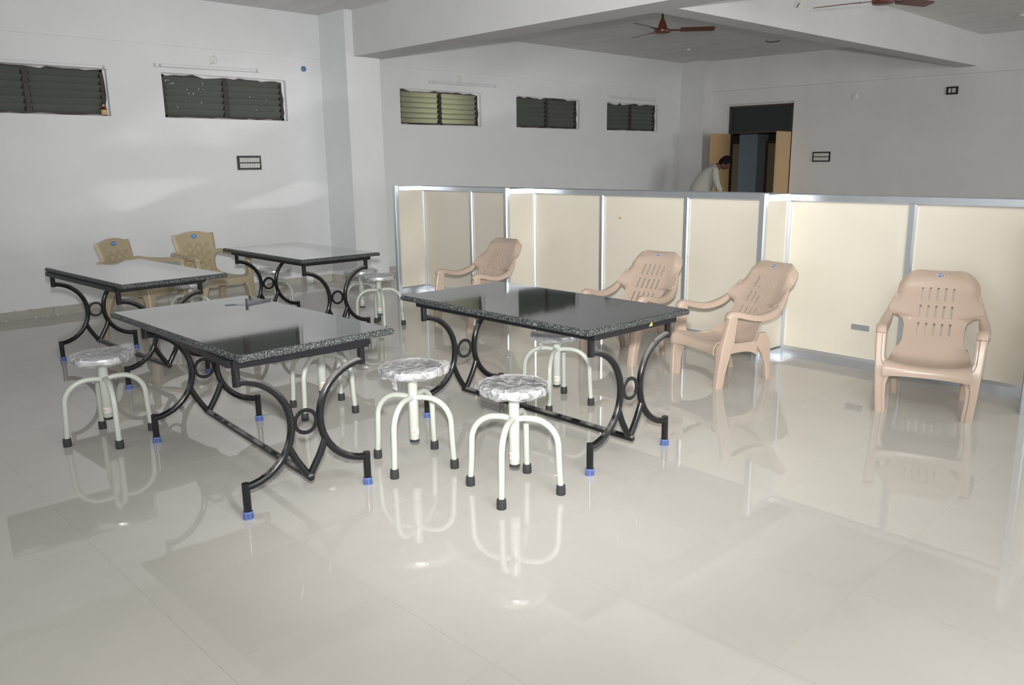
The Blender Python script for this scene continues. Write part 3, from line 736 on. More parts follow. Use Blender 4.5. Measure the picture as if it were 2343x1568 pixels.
def sticker():
    m = MB(); r = 0.0258
    arc_strip(m, 0.02555, -0.9, 1.5, 0.160, 0.192, 0, 12)
    # ring and cross emblem at one end, then a red rule over rows of small grey print
    z0 = 0.175; rw = 0.0085
    for k in range(16):
        a = k * 2 * PI / 16; b = (k + 1) * 2 * PI / 16
        q = [(rw * math.cos(a), rw * math.sin(a)), (rw * math.cos(b), rw * math.sin(b)), (rw * .78 * math.cos(b), rw * .78 * math.sin(b)), (rw * .78 * math.cos(a), rw * .78 * math.sin(a))]
        m.add([(r * math.cos(-0.5 + p / r), r * math.sin(-0.5 + p / r), z0 + h) for p, h in q], [(0, 1, 2, 3)], 1)
    arc_strip(m, r, -0.5 - 0.0009 / r, -0.5 + 0.0009 / r, z0 - rw * .8, z0 + rw * .8, 1, 1)
    arc_strip(m, r, -0.5 - rw * .8 / r, -0.5 + rw * .8 / r, z0 - 0.0009, z0 + 0.0009, 1, 3)
    arc_strip(m, r, -0.08, 1.45, 0.189, 0.1905, 1, 8)
    rr = random.Random(5)
    for row in range(4):
        a = -0.05
        while a < 1.35:
            w_ = rr.uniform(0.05, 0.22); arc_strip(m, r, a, min(a + w_, 1.42), 0.1845 - row * 0.006, 0.1845 - row * 0.006 - 0.003, 2, 2); a += w_ + 0.05
    return m.mesh('label', [M['label'], M['red'], M['ink']], fix=False)
STK = sticker()
def knot(seed):
    r = random.Random(seed); m = MB()
    m.add([(0.11, 0, -0.04), (0.135, 0.01, -0.04), (0.13, -0.012, -0.055), (0.115, 0.004, -0.06), (0.140, 0.0, -0.082), (0.118, -0.02, -0.088), (0.128, 0.022, -0.098), (0.145, 0.02, -0.075)],
          [(0, 1, 3), (0, 3, 2), (2, 3, 4, 5), (3, 6, 7, 4), (1, 3, 7), (5, 6, 3)])
    return m.mesh('wrap_tail', M['wrap'], fix=False)
def stool(x, y, ztop, yaw, label, wr=(1, 0, 0, 0), stick=0.0, tail=None, bare=False):
    t = thing('screw_stool', label, 'stool', (x, y, 0), math.radians(yaw), 'pale grey screw stools with steel seats')
    dz = ztop - 0.520
    link('column', SCOL, t, (0, 0, dz * 0.15))
    cp = link('column_plug', SPLUG, t, (0, 0, dz * 0.15))
    lb = link('label', STK, t, (0, 0, dz * 0.15), (0, 0, math.radians(stick - yaw)))
    link('seat_flange', SFL, t, (0, 0, ztop))
    st = link('seat', SSEAT, t, (0, 0, ztop))
    if not bare:
        wm = link('plastic_wrap', wrap_mesh(*wr), t, (0, 0, ztop), (0, 0, -math.radians(yaw)))
        if tail is not None: link('wrap_tail', knot(3), t, (0, 0, ztop), (0, 0, math.radians(tail - yaw)))
    for k in range(4):
        l = link('leg', SLEG, t, (0, 0, 0), (0, 0, k * PI / 2))
        link('rubber_foot', SFOOT, l, (0.222, 0, 0))
CAMA = -44.0      # direction towards the camera, seen from the tables
stool(-4.755, 1.428, 0.493, -7, 'stool at the left in front of the far left table, wrap lifted at the back', (4, 0.012, 1.6, 0.035), -25)
stool(-4.332, 2.565, 0.492, 28, 'stool standing half hidden behind the front left table')
stool(-3.177, 2.395, 0.516, 24.7, 'stool left of the frontmost one, wrap flared at its right with a tail', (7, 0.030, 0.75, 0.022), -12, -82)
stool(-2.555, 2.503, 0.520, 29.5, 'frontmost stool with a baggy crinkled plastic wrap over its seat', (12, 0.012, -0.9, 0.006), -75)
stool(-3.365, 3.682, 0.462, 30, 'stool at the back side of the table nearest the partition, loop of wrap hanging', (15, 0.028, 0.6, 0.0), -30, -100)
stool(-7.58, 4.02, 0.480, 20, 'stool behind the left frame of the rear table', (17, 0.01, 0.2, 0.0))
stool(-6.265, 4.375, 0.492, 65, 'stool at the right end of the rear table, in front of its hidden neighbour', (21, 0.01, 0.4, 0.0), -60)
stool(-6.74, 4.50, 0.490, 10, 'stool behind the rear table, mostly covered by the stool to its right', (23, 0.01, 0.4, 0.0))
stool(-7.25, 3.00, 0.485, 35, 'stool squeezed between the far left table and the upright tan chair', (29, 0.01, 0.1, 0.0))

# ------------------------------------------------------------------ moulded plastic chairs
def interp(pts, s):
    for i in range(len(pts) - 1):
        if s <= pts[i + 1][0]:
            t = (s - pts[i][0]) / max(1e-9, pts[i + 1][0] - pts[i][0]); t = max(0, t)
            return tuple(a + (b - a) * t for a, b in zip(pts[i][1:], pts[i + 1][1:]))
    return pts[-1][1:]
def smooth_path(pts, n):
    P = [Vector(p) for p in pts]; out = []
    for i in range(len(P) - 1):
        p0, p1, p2, p3 = P[max(i - 1, 0)], P[i], P[i + 1], P[min(i + 2, len(P) - 1)]
        for k in range(n):
            t = k / n
            out.append(0.5 * (2 * p1 + (p2 - p0) * t + (2 * p0 - 5 * p1 + 4 * p2 - p3) * t * t + (3 * p1 - p0 - 3 * p2 + p3) * t ** 3))
    out.append(P[-1]); return out
def arclen(path):
    s = [0.0]
    for a, b in zip(path, path[1:]): s.append(s[-1] + (b - a).length)
    return s
def at_s(path, cum, s):
    if s <= 0: return path[0].copy()
    for i in range(len(cum) - 1):
        if s <= cum[i + 1]:
            return path[i].lerp(path[i + 1], (s - cum[i]) / max(1e-9, cum[i + 1] - cum[i]))
    return path[-1].copy()

def shell(path_pts, width, xs_extra, srows, holes, wrap, crown, thick, name, mats, lip=0.0, s_max=None):
    """A moulded sheet: lateral positions are fractions of the half width outside the slot zone, metres inside it."""
    path = smooth_path(path_pts, 8); cum = arclen(path); smax = s_max or cum[-1]
    srows = sorted(set([round(s, 4) for s in srows if s <= smax]))
    core = sorted(set(round(x, 4) for x in xs_extra)); cmax = core[-1]
    outer = [0.2, 0.42, 0.62, 0.80, 0.92, 1.0]
    cols = len(core) + 2 * len(outer)
    V = []; F = []
    for s in srows:
        hw = interp(width, s)[0]
        xs = [-(cmax + (hw - cmax) * o) for o in reversed(outer)] + core + [cmax + (hw - cmax) * o for o in outer]
        for x in xs:
            t = abs(x) / max(hw, 1e-6)
            s2 = s + crown * (min(1, abs(x) / 0.23) ** 2.3) * max(0.0, 1 - s / 0.26)
            p = at_s(path, cum, s2); q = at_s(path, cum, s2 + 0.01); d = (q - p)
            nrm = Vector((0, -d.z, d.y)); nrm.normalize()
            if nrm.y > 0 and abs(nrm.y) > abs(nrm.z): nrm = -nrm
            if nrm.z < 0 and abs(nrm.z) >= abs(nrm.y): nrm = -nrm
            off = wrap(s, x, hw)
            V.append(Vector((x, p.y, p.z)) + nrm * off)
    for i in range(len(srows) - 1):
        sm = (srows[i] + srows[i + 1]) / 2
        for k in range(cols - 1):
            xa = (V[i * cols + k].x + V[i * cols + k + 1].x) / 2
            if any(h[0] < xa < h[1] and h[2] < sm < h[3] for h in holes): continue
            F.append((i * cols + k, i * cols + k + 1, (i + 1) * cols + k + 1, (i + 1) * cols + k))
    me = bpy.data.meshes.new(name); me.from_pydata(V, [], F)
    for m_ in mats: me.materials.append(m_)
    b = bmesh.new(); b.from_mesh(me); bmesh.ops.delete(b, geom=[v for v in b.verts if not v.link_faces], context='VERTS')
    bmesh.ops.recalc_face_normals(b, faces=b.faces)
    bmesh.ops.solidify(b, geom=b.faces[:], thickness=thick)
    bmesh.ops.recalc_face_normals(b, faces=b.faces); b.to_mesh(me); b.free()
    me.polygons.foreach_set('use_smooth', [True] * len(me.polygons)); me.set_sharp_from_angle(angle=math.radians(50)); me.update()
    return me
def rrect(x0, x1, y0, y1, z, c):
    return [Vector(p + (z,)) for p in ((x0 + c, y0), (x1 - c, y0), (x1, y0 + c), (x1, y1 - c), (x1 - c, y1), (x0 + c, y1), (x0, y1 - c), (x0, y0 + c))]
def badge(parent, loc, rx, w_, h_, m1, m2, ink):
    b = link('badge', None, parent, loc, (rx, 0, 0))
    n = 20
    pts = [(w_ * math.cos(k * 2 * PI / n), h_ * math.sin(k * 2 * PI / n)) for k in range(n)]
    m = MB().add([(p[0], -0.0015, p[1]) for p in pts], [tuple(range(n))], 0)
    m.add([(p[0] * .9, -0.0019, p[1] * .86) for p in pts], [tuple(range(n))], 1)
    # short run of pale letters across the middle
    lw = w_ * 0.2
    x = -w_ * 0.72
    for k, (a, hh) in enumerate(((0.9, 0.30), (0.5, 0.42), (0.8, 0.30), (0.7, 0.36), (0.9, 0.30), (0.8, 0.30), (0.5, 0.42))):
        m.add([(x, -0.0023, -h_ * hh * .8), (x + lw * a, -0.0023, -h_ * hh * .8), (x + lw * a, -0.0023, h_ * hh), (x, -0.0023, h_ * hh)], [(0, 1, 2, 3)], 2)
        x += lw
    me = m.mesh('badge_face', [m1, m2, ink], fix=False)
    b.data = None
    bpy.data.objects.remove(b)
    o = link('badge', me, parent, loc, (rx, 0, 0)); o['label'] = 'small oval blue maker badge'
    return o

# --- low reclining chairs
rec_path = [(0, 0.432, 0.774), (0, 0.418, 0.786), (0, 0.396, 0.766), (0, 0.362, 0.714), (0, 0.345, 0.677), (0, 0.318, 0.632), (0, 0.27, 0.550), (0, 0.20, 0.430),
            (0, 0.135, 0.318), (0, 0.105, 0.280), (0, 0.055, 0.260), (0, -0.03, 0.260), (0, -0.13, 0.276), (0, -0.19, 0.292), (0, -0.225, 0.294), (0, -0.248, 0.280), (0, -0.252, 0.258), (0, -0.250, 0.236)]
rec_path = [(x, y + (0.065 * (z - 0.318) / 0.468 if (z > 0.318 and y > 0) else 0), z) for x, y, z in rec_path]
rp = smooth_path(rec_path, 8); rc = arclen(rp)
def s_at_z(z):       # arc length where the back passes height z
    for i in range(12, len(rp)):
        if rp[i].z <= z: return rc[i]
SJ = s_at_z(0.300)
sl_rows = [(0.150, 0.245), (0.280, 0.370), (0.405, 0.490)]
cols5 = [-0.090, -0.045, 0.0, 0.045, 0.090]
core = []
for c in cols5: core += [c - 0.0058, c + 0.0058]
core += [-0.0675, -0.0225, 0.0225, 0.0675, -0.115, 0.115]
rows = [0, 0.008, 0.016, 0.03, 0.05, 0.07, 0.085, 0.10, 0.12]
for a, b in sl_rows: rows += [a, a + (b - a) * .33, a + (b - a) * .66, b]
rows += [0.262, 0.30, 0.327, 0.345, 0.355, 0.362, 0.368, 0.376, 0.386, 0.396, 0.51, 0.53, 0.55, 0.565]
k = SJ
while k < rc[-1]: rows.append(k); k += 0.022
rows.append(rc[-1] - 1e-4)
holes = [(c - 0.0058, c + 0.0058, a, b) for c in cols5 for a, b in sl_rows]
rec_w = [(0.0, 0.212), (0.02, 0.224), (0.05, 0.232), (0.10, 0.237), (0.16, 0.240), (0.22, 0.246), (0.26, 0.253), (0.30, 0.263), (0.325, 0.270), (0.34, 0.272), (0.35, 0.268), (0.358, 0.256), (0.366, 0.238), (0.376, 0.215), (0.386, 0.192), (0.396, 0.182), (0.43, 0.172),
         (0.52, 0.170), (0.56, 0.176), (0.585, 0.200), (0.62, 0.218), (0.75, 0.226), (0.90, 0.230), (1.2, 0.234)]
def rec_wrap(s, x, hw):
    t = abs(x) / hw
    if s < 0.38:
        k = max(0.0, min(1.0, (0.34 - s) / 0.26)); k = k * k * (3 - 2 * k)          # the rolled edge dies out where the wings turn into arms
        return 0.018 * t ** 2 - 0.040 * k * max(0, t - 0.80) / 0.2 + (1 - k) * 0.022 * max(0, t - 0.6) / 0.4 + 0.014 * math.exp(-((s - 0.085) / 0.045) ** 2) * (1 - 0.5 * t * t)
    if s < SJ: return 0.010 * t ** 2
    return 0.028 * t ** 2.5 + (0.0022 * math.cos(x * 2 * PI / 0.03) if SJ + 0.05 < s < SJ + 0.33 else 0)
REC_SHELL = shell(rec_path, rec_w, core, rows, holes, rec_wrap, 0.085, 0.006, 'back_and_seat', [M['pink']])
def rec_arm():
    m = MB()
    path = smooth_path([(0.236, 0.350, 0.645), (0.250, 0.312, 0.588), (0.266, 0.257, 0.530), (0.278, 0.19, 0.493), (0.282, 0.09, 0.473), (0.281, 0.01, 0.478), (0.277, -0.06, 0.494), (0.272, -0.115, 0.508), (0.268, -0.155, 0.513), (0.266, -0.182, 0.504), (0.265, -0.196, 0.480)], 4)
    n = len(path)
    rs = [0.35 + 0.65 * min(1, i / 6) for i in range(n)]
    secs = []
    for i, p in enumerate(path):
        t = (path[min(i + 1, n - 1)] - path[max(i - 1, 0)]).normalized()
        u = Vector((1, 0, 0)); q = u.cross(t).normalized() * -1
        if q.z < -0.3: q = -q
        w_ = 0.029 * (0.30 + 0.70 * min(1, i / 11)); h_ = 0.016 * (0.15 + 0.85 * min(1, i / 12))
        secs.append([p + u * a * w_ + q * b * h_ for a, b in ((-1, -1.6), (-1, 0.2), (-.75, .8), (0, 1), (.75, .8), (1, .2), (1, -1.6), (.8, -1.0), (-.8, -1.0))])
    m.loft(secs); return m
def rec_legs():
    m = MB()
    # front leg: channel-shaped plate under the arm front, widening where it takes the seat apron
    data = [(0.000, 0.204, 0.262, -0.262, -0.212), (0.015, 0.202, 0.263, -0.262, -0.208), (0.10, 0.210, 0.270, -0.257, -0.200), (0.17, 0.212, 0.276, -0.252, -0.186), (0.215, 0.202, 0.279, -0.249, -0.175),
            (0.245, 0.188, 0.281, -0.246, -0.170), (0.285, 0.186, 0.283, -0.242, -0.160), (0.305, 0.220, 0.285, -0.236, -0.150), (0.34, 0.234, 0.287, -0.228, -0.145), (0.41, 0.236, 0.291, -0.212, -0.140), (0.47, 0.237, 0.294, -0.198, -0.135), (0.500, 0.240, 0.292, -0.188, -0.135)]
    secs = []
    for z, x0, x1, y0, y1 in data:
        xm = x0 + (x1 - x0) * 0.33
        secs.append([Vector(p) for p in ((x0, y1, z), (x0, y0 + .012, z), (x0 + .006, y0 + .009, z), (xm - .004, y0 + .009, z), (xm + .004, y0, z), (x1 - .01, y0, z), (x1 - .002, y0 + .006, z), (x1, y0 + .014, z), (x1, y1, z), (x1 - .012, y1, z), (x1 - .012, y0 + .03, z), (x0 + .012, y0 + .03, z), (x0 + .012, y1, z))])
    m.loft(secs); return m
def rec_rear():
    m = MB()
    data = [(0.0, 0.175, 0.215, 0.222, 0.268), (0.03, 0.176, 0.216, 0.216, 0.258), (0.12, 0.182, 0.222, 0.198, 0.246), (0.19, 0.186, 0.226, 0.165, 0.238), (0.23, 0.188, 0.226, 0.130, 0.236), (0.275, 0.182, 0.222, 0.105, 0.232),
            (0.31, 0.174, 0.208, 0.140, 0.226), (0.335, 0.170, 0.200, 0.160, 0.215)]
    m.loft([rrect(x0, x1, y0, y1, z, 0.008) for z, x0, x1, y0, y1 in data]); return m
def rec_rail():
    m = MB(); pr = []
    for k in range(13):
        y = -0.19 + 0.30 * k / 12; e = (2 * k / 12 - 1); zb = 0.228 - 0.035 * (abs(e) ** 3); pr.append((y, zb))
    vs = []
    for x in (0.206, 0.224):
        vs += [(x, y, zb) for y, zb in pr] + [(x, y, 0.290) for y, zb in pr]
    n = 13; fs = []
    for k in range(n - 1):
        fs += [(k, k + 1, k + 1 + n, k + n), (2 * n + k, 2 * n + n + k, 2 * n + n + k + 1, 2 * n + k + 1), (k, 2 * n + k, 2 * n + k + 1, k + 1), (k + n, k + n + 1, 3 * n + k + 1, 3 * n + k)]
    m.add(vs, fs); return m
def mirror(me, name):
    m2 = me.copy(); m2.name = name
    b = bmesh.new(); b.from_mesh(m2)
    for v in b.verts: v.co.x = -v.co.x
    bmesh.ops.recalc_face_normals(b, faces=b.faces); b.to_mesh(m2); b.free(); return m2
RA = rec_arm().mesh('armrest', M['pink'], 45); RAM = mirror(RA, 'armrest')
RL = rec_legs().mesh('front_leg', M['pink'], 30); RLM = mirror(RL, 'front_leg')
RR_ = rec_rear().mesh('rear_leg', M['pink'], 40); RRM = mirror(RR_, 'rear_leg')
RG = rec_rail().mesh('side_rail', M['pink'], 40); RGM = mirror(RG, 'side_rail')
RBK = MB()
RBK.box(-0.19, 0.19, 0.125, 0.137, 0.215, 0.285); RBK = RBK.mesh('back_rail', M['pink'])
def recliner(x, y, a, label):
    t = thing('plastic_recliner', label, 'chair', (x, y, 0), a, 'beige pink plastic reclining chairs')
    link('back_and_seat', REC_SHELL, t)
    for me, nm in ((RA, 'armrest'), (RAM, 'armrest'), (RL, 'front_leg'), (RLM, 'front_leg'), (RR_, 'rear_leg'), (RRM, 'rear_leg'), (RG, 'side_rail'), (RGM, 'side_rail'), (RBK, 'back_rail')):
        link(nm, me, t)
    p = at_s(rp, rc, 0.062)
    badge(t, (0, p.y - 0.016, p.z + 0.006), -0.55, 0.024, 0.0125, M['white'], M['badge'], M['white'])
recliner(-5.69, 5.03, -0.03, 'leftmost beige pink reclining chair, farthest from the camera')
recliner(-3.84, 5.00, 0.03, 'beige pink reclining chair half hidden behind the table nearest the partition')
recliner(-2.946, 4.963, -0.324, 'beige pink reclining chair turned sideways at the partition step')
recliner(-1.652, 5.190, 0.275, 'rightmost beige pink reclining chair, facing the camera')

# --- tan chairs with basket-weave backs
mono_path = [(0, 0.318, 0.845), (0, 0.300, 0.79), (0, 0.272, 0.68), (0, 0.243, 0.56), (0, 0.222, 0.478), (0, 0.200, 0.440), (0, 0.15, 0.425), (0, 0.0, 0.422), (0, -0.15, 0.430), (0, -0.205, 0.436), (0, -0.225, 0.424), (0, -0.229, 0.400), (0, -0.229, 0.375)]
mp_ = smooth_path(mono_path, 8); mc = arclen(mp_)
mrows = [0.0, 0.006, 0.02, 0.04, 0.06] + [0.08 + 0.02 * k for k in range(16)] + [0.17, 0.185, 0.19, 0.195, 0.205]
k = 0.40
while k < mc[-1]: mrows.append(k); k += 0.03
mrows.append(mc[-1] - 1e-4)
mono_w = [(0.0, 0.226), (0.16, 0.212), (0.18, 0.222), (0.19, 0.262), (0.205, 0.262), (0.215, 0.215), (0.235, 0.190), (0.30, 0.175), (0.38, 0.175), (0.42, 0.20), (0.48, 0.225), (1.0, 0.235)]
def mono_wrap(s, x, hw):
    t = abs(x) / hw
    if s < 0.38: return 0.016 * t ** 2 - 0.02 * max(0, t - 0.9) / 0.1
    return 0.012 * t ** 2
MONO = shell(mono_path, mono_w, [-0.1, -0.05, 0.0, 0.05, 0.1], mrows, [], mono_wrap, 0.0, 0.006, 'back_and_seat', [M['tan']])
def mono_crest():     # arched middle of the top edge between the two shoulder steps
    m = MB(); n = 16; v = []
    for y0, y1 in ((0.318, 0.312),):
        for k in range(n + 1):
            x = -0.172 + 0.344 * k / n; z = 0.842 + 0.030 * max(0, 1 - (x / 0.172) ** 2)
            v += [(x, 0.314, 0.838), (x, 0.322, 0.838), (x, 0.322 + (z - .84) * .25, z), (x, 0.314 + (z - .84) * .25, z)]
    fs = []
    for k in range(n):
        a = k * 4; b = a + 4
        fs += [(a, b, b + 3, a + 3), (a + 1, a + 2, b + 2, b + 1), (a + 2, a + 3, b + 3, b + 2)]
    m.add(v, fs); return m
def mono_weave():
    m = MB()
    for r in range(7):
        for c in range(6):
            x = (c - 2.5) * 0.050; s = 0.095 + r * 0.043
            hw = interp(mono_w, s)[0]
            if abs(x) + 0.02 > min(hw, 0.19): continue
            p = at_s(mp_, mc, s); q = at_s(mp_, mc, s + 0.036); d = (q - p).normalized(); n_ = Vector((0, d.z, -d.y))
            if n_.y > 0: n_ = -n_
            off = 0.016 * (x / hw) ** 2
            e = 0.0045 if (r + c) % 2 == 0 else 0.002
            hx = 0.0215 if (r + c) % 2 == 0 else 0.0245
            base = [p + n_ * (off - .002) + Vector((x - hx, 0, 0)), p + n_ * (off - .002) + Vector((x + hx, 0, 0)), q + n_ * (off - .002) + Vector((x + hx, 0, 0)), q + n_ * (off - .002) + Vector((x - hx, 0, 0))]
            cxy = sum(base, Vector()) / 4
            top = [b_ + n_ * (e + .002) + (cxy - b_) * 0.08 for b_ in base]
            m.add(base + top, [(4, 5, 6, 7), (0, 1, 5, 4), (1, 2, 6, 5), (2, 3, 7, 6), (3, 0, 4, 7)], 0 if (r + c) % 2 == 0 else 1)
            # shade of a pit, painted as a flat darker patch at the crossing
            pp = q + n_ * (off + .0012) + Vector((x + 0.025, 0, 0))
            m.add([pp + Vector((-0.004, 0, 0)) - d * .005, pp + Vector((0.004, 0, 0)) - d * .005, pp + Vector((0.004, 0, 0)) + d * .005, pp + Vector((-0.004, 0, 0)) + d * .005], [(0, 1, 2, 3)], 2)
    return m
def mono_arm():
    m = MB(); path = smooth_path([(0.245, 0.275, 0.668), (0.268, 0.20, 0.655), (0.276, 0.08, 0.650), (0.276, -0.06, 0.655), (0.272, -0.15, 0.655), (0.270, -0.195, 0.645), (0.269, -0.212, 0.620)], 4)
    n = len(path); secs = []
    for i, p in enumerate(path):
        t = (path[min(i + 1, n - 1)] - path[max(i - 1, 0)]).normalized(); u = Vector((1, 0, 0)); q = u.cross(t).normalized()
        if q.z < -0.3: q = -q
        if abs(q.z) <= 0.3 and q.y > 0: q = -q
        secs.append([p + u * a * 0.028 + q * b * 0.014 for a, b in ((-1, -1.7), (-1, .3), (-.7, .9), (0, 1), (.7, .9), (1, .3), (1, -1.7), (.8, -.6), (-.8, -.6))])
    m.loft(secs); return m
def mono_leg():
    m = MB()
    data = [(0, 0.232, 0.282, -0.262, -0.215), (0.12, 0.228, 0.285, -0.252, -0.195), (0.30, 0.222, 0.288, -0.242, -0.178), (0.38, 0.195, 0.290, -0.238, -0.165), (0.435, 0.200, 0.292, -0.232, -0.155), (0.46, 0.246, 0.294, -0.228, -0.150), (0.56, 0.246, 0.297, -0.218, -0.155), (0.635, 0.246, 0.296, -0.212, -0.170)]
    m.loft([rrect(a, b, c, d_, z, 0.010) for z, a, b, c, d_ in data]); return m
def mono_rear():
    m = MB()
    data = [(0, 0.218, 0.262, 0.275, 0.325), (0.15, 0.208, 0.258, 0.245, 0.300), (0.30, 0.198, 0.252, 0.200, 0.272), (0.40, 0.185, 0.246, 0.150, 0.250), (0.44, 0.185, 0.235, 0.150, 0.235)]
    m.loft([rrect(a, b, c, d_, z, 0.010) for z, a, b, c, d_ in data]); return m
MC_ = mono_crest().mesh('crest', M['tan'], 40); MWV = mono_weave().mesh('weave_relief', [M['tan'], M['tan2'], M['tan3']])
MA = mono_arm().mesh('armrest', M['tan'], 45); MAM = mirror(MA, 'armrest')
ML = mono_leg().mesh('front_leg', M['tan'], 40); MLM = mirror(ML, 'front_leg')
MR = mono_rear().mesh('rear_leg', M['tan'], 40); MRM = mirror(MR, 'rear_leg')
MSR = MB().box(0.215, 0.232, -0.17, 0.17, 0.370, 0.428).mesh('side_rail', M['tan']); MSRM = mirror(MSR, 'side_rail')
def mono(x, y, a, label):
    t = thing('plastic_armchair', label, 'chair', (x, y, 0), a, 'tan plastic armchairs with woven pattern backs')
    t.scale = (1.02, 1.02, 1.0)
    for me, nm in ((MONO, 'back_and_seat'), (MC_, 'crest'), (MWV, 'weave_relief'), (MA, 'armrest'), (MAM, 'armrest'), (ML, 'front_leg'), (MLM, 'front_leg'), (MR, 'rear_leg'), (MRM, 'rear_leg'), (MSR, 'side_rail'), (MSRM, 'side_rail')):
        link(nm, me, t)
    badge(t, (0, 0.300, 0.822), -0.25, 0.030, 0.017, M['badge2'], M['badge2'], M['cyan'])
mono(-7.68, 2.78, math.radians(122), 'tan woven-pattern plastic armchair behind the far left table, leftmost chair')
mono(-7.80, 3.48, math.radians(97), 'tan woven-pattern plastic armchair between the far left and rear tables')

# ------------------------------------------------------------------ stooping person by the doorway
def skin_mesh(name, pts, edges, m, root=0, sub=2):
    me = bpy.data.meshes.new(name); me.from_pydata([p[:3] for p in pts], edges, [])
    o = bpy.data.objects.new(name, me); COL.objects.link(o)
    sk_ = o.modifiers.new('skin', 'SKIN'); o.modifiers.new('sub', 'SUBSURF').levels = sub
    o.modifiers['sub'].render_levels = sub
    for i, p in enumerate(pts):
        r = p[3]; me.skin_vertices[0].data[i].radius = r if isinstance(r, tuple) else (r, r)
        me.skin_vertices[0].data[i].use_root = (i == root)
    dg = bpy.context.evaluated_depsgraph_get(); ev = o.evaluated_get(dg)
    nm = bpy.data.meshes.new_from_object(ev); nm.name = name
    bpy.data.objects.remove(o)
    nm.materials.clear(); nm.materials.append(m)
    nm.polygons.foreach_set('use_smooth', [True] * len(nm.polygons))
    return nm
def person(loc, rz):
    # local: faces +x, bends forward; hips over the feet
    t = thing('person', 'stooping person in a pale shirt by the doorway beyond the partition', 'person', loc, rz)
    P = [(-0.10, 0, 0.92, (0.13, 0.16)), (-0.06, 0, 1.04, (0.13, 0.15)), (0.05, 0, 1.20, (0.135, 0.165)), (0.15, 0, 1.33, (0.125, 0.17)), (0.20, 0, 1.39, 0.075), (0.245, 0, 1.415, 0.052), (0.285, 0, 1.435, 0.05),
         (-0.10, 0.09, 0.86, 0.095), (-0.05, 0.10, 0.48, 0.062), (-0.08, 0.10, 0.09, 0.042), (0.06, 0.11, 0.04, 0.038),
         (-0.10, -0.09, 0.86, 0.095), (0.02, -0.10, 0.48, 0.062), (0.0, -0.10, 0.09, 0.042), (0.14, -0.11, 0.04, 0.038)]
    E = [(0, 1), (1, 2), (2, 3), (3, 4), (4, 5), (5, 6), (0, 7), (7, 8), (8, 9), (9, 10), (0, 11), (11, 12), (12, 13), (13, 14)]
    A = []
    for s in (1, -1):
        b = len(P)
        P += [(0.16, s * 0.17, 1.315, 0.058), (0.20, s * 0.215, 1.10, 0.044), (0.30, s * 0.17, 0.90, 0.034), (0.335, s * 0.155, 0.85, 0.028)]
        E += [(3, b), (b, b + 1), (b + 1, b + 2), (b + 2, b + 3)]
    link('body', skin_mesh('body', P, E, M['skin'], 0), t)
    # shirt: torso and sleeves a little outside the body
    Q = [(-0.115, 0, 0.84, (0.18, 0.21)), (-0.085, 0, 1.00, (0.17, 0.20)), (0.045, 0, 1.20, (0.155, 0.19)), (0.145, 0, 1.335, (0.14, 0.185)), (0.195, 0, 1.385, (0.085, 0.09)), (0.222, 0, 1.402, (0.066, 0.066))]
    F = [(0, 1), (1, 2), (2, 3), (3, 4), (4, 5)]
    for s in (1, -1):
        b = len(Q); Q += [(0.155, s * 0.175, 1.315, 0.075), (0.20, s * 0.220, 1.10, 0.060), (0.285, s * 0.178, 0.93, 0.05)]; F += [(3, b), (b, b + 1), (b + 1, b + 2)]
    link('shirt', skin_mesh('shirt', Q, F, M['shirt'], 0), t)
    Q = [(-0.10, 0, 0.93, (0.142, 0.172)), (-0.10, 0.09, 0.84, 0.108), (-0.05, 0.10, 0.48, 0.078), (-0.08, 0.10, 0.07, 0.062), (-0.10, -0.09, 0.84, 0.108), (0.02, -0.10, 0.48, 0.078), (0.0, -0.10, 0.07, 0.062)]
    link('trousers', skin_mesh('trousers', Q, [(0, 1), (1, 2), (2, 3), (0, 4), (4, 5), (5, 6)], M['trousers'], 0), t)
    # head: bent down, face towards +x
    hd = MB(); seg, rg = 20, 14; vs = []
    for i in range(rg + 1):
        f = i / rg; ph = PI * f; z = math.cos(ph)
        for k_ in range(seg):
            a = k_ * 2 * PI / seg; x = math.sin(ph) * math.cos(a); y = math.sin(ph) * math.sin(a)
            rx = 0.098; ry = 0.076; rzv = 0.118
            jaw = 1 - 0.28 * max(0, -z) ** 1.2
            px = x * rx * (jaw if x < 0 else 1 - 0.10 * max(0, -z)); py = y * ry * jaw; pz = z * rzv
            if x > 0.3: # face: brow, eye sockets, nose, lips, chin
                nose = math.exp(-((y / 0.20) ** 2)) * math.exp(-(((z + 0.18) / 0.20) ** 2)) * 0.026
                eye = -0.010 * math.exp(-(((abs(y) - 0.42) / 0.20) ** 2)) * math.exp(-(((z - 0.02) / 0.12) ** 2))
                lips = 0.008 * math.exp(-((y / 0.3) ** 2)) * math.exp(-(((z + 0.52) / 0.08) ** 2))
                chin = 0.010 * math.exp(-((y / 0.35) ** 2)) * math.exp(-(((z + 0.85) / 0.15) ** 2))
                px += nose + eye + lips + chin
            vs.append((px, py, pz))
    fs = [(i * seg + k_, i * seg + (k_ + 1) % seg, (i + 1) * seg + (k_ + 1) % seg, (i + 1) * seg + k_) for i in range(rg) for k_ in range(seg)]
    hd.add(vs, fs)
    for s in (1, -1): hd.lathe([(0.006, 0), (0.026, 0.004), (0.030, 0.010), (0.018, 0.014)], 10, T=Matrix.Translation((-0.005, s * 0.070, -0.01)) @ Matrix.Rotation(-s * PI / 2, 4, 'X') @ Matrix.Scale(1.3, 4, (0, 1, 0)))
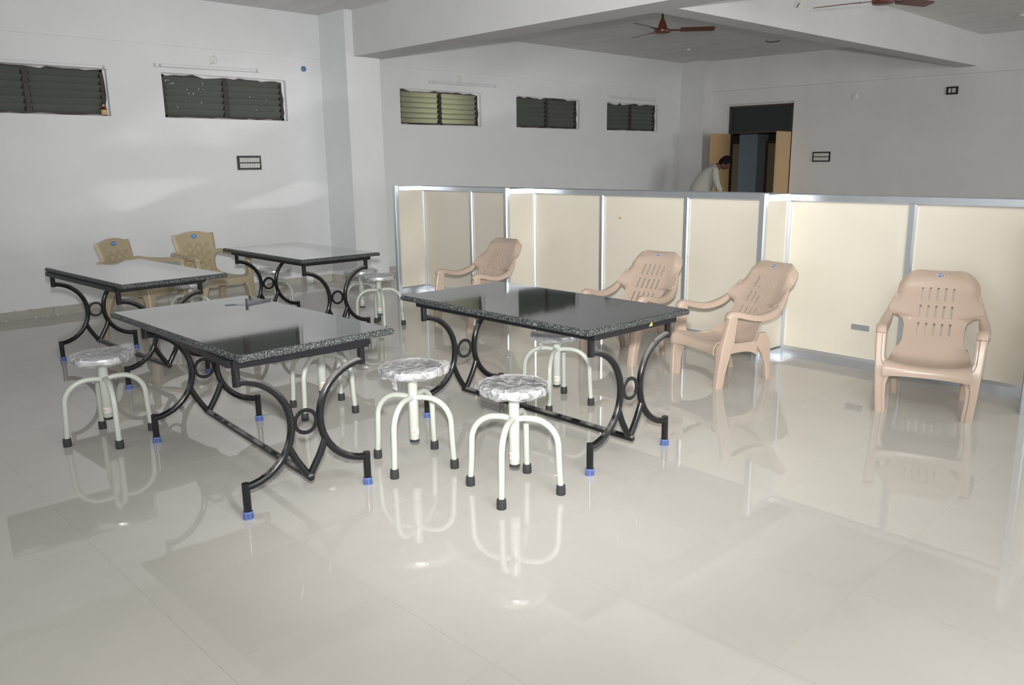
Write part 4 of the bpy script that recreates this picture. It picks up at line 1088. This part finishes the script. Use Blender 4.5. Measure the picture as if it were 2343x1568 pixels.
    for s in (1, -1): hd.lathe([(0.002, -0.004), (0.009, 0), (0.002, 0.004)], 8, 1, T=Matrix.Translation((0.086, s * 0.031, 0.004)) @ Matrix.Rotation(PI / 2, 4, 'Y'))
    h = obj('head', hd, [M['skin'], M['wireb']], t, 60, loc=(0.345, 0, 1.452), rot=(0, math.radians(42), 0))
    hr = MB(); vs = []; rr = random.Random(2)
    for i in range(9):
        ph = 0.02 + (PI * 0.72) * i / 8
        for k_ in range(24):
            a = k_ * 2 * PI / 24
            lim = PI * (0.40 if math.cos(a) > 0.35 else 0.72 if math.cos(a) < -0.3 else 0.56)
            p2 = min(ph, lim); x = math.sin(p2) * math.cos(a); y = math.sin(p2) * math.sin(a); z = math.cos(p2)
            o_ = 1.17 + rr.uniform(-0.02, 0.03)
            vs.append((x * 0.098 * o_, y * 0.078 * o_, z * 0.118 * o_))
    hr.add(vs, [(i * 24 + k_, i * 24 + (k_ + 1) % 24, (i + 1) * 24 + (k_ + 1) % 24, (i + 1) * 24 + k_) for i in range(8) for k_ in range(24)] + [tuple(range(24))])
    obj('hair', hr, M['hair'], h, 60)
    # hands, half closed in front of the thighs
    for s in (1, -1):
        pts = [(0, 0, 0, (0.022, 0.030)), (0.02, 0, -0.05, (0.014, 0.036))]; ed = [(0, 1)]
        for f_, (yy, L) in enumerate(((-0.028, 0.062), (-0.010, 0.072), (0.009, 0.068), (0.026, 0.054))):
            b = len(pts); pts += [(0.022, yy, -0.07, 0.009), (0.030, yy, -0.07 - L * .45, 0.0085), (0.018, yy, -0.07 - L * .85, 0.007)]; ed += [(1, b), (b, b + 1), (b + 1, b + 2)]
        b = len(pts); pts += [(0.02, -s * 0.040, -0.025, 0.010), (0.035, -s * 0.052, -0.055, 0.009), (0.042, -s * 0.050, -0.08, 0.007)]; ed += [(0, b), (b, b + 1), (b + 1, b + 2)]
        link('hand', skin_mesh('hand', pts, ed, M['skin'], 0, 1), t, (0.335, s * 0.155, 0.85))
person((-8.22, 12.98, 0), math.radians(34))
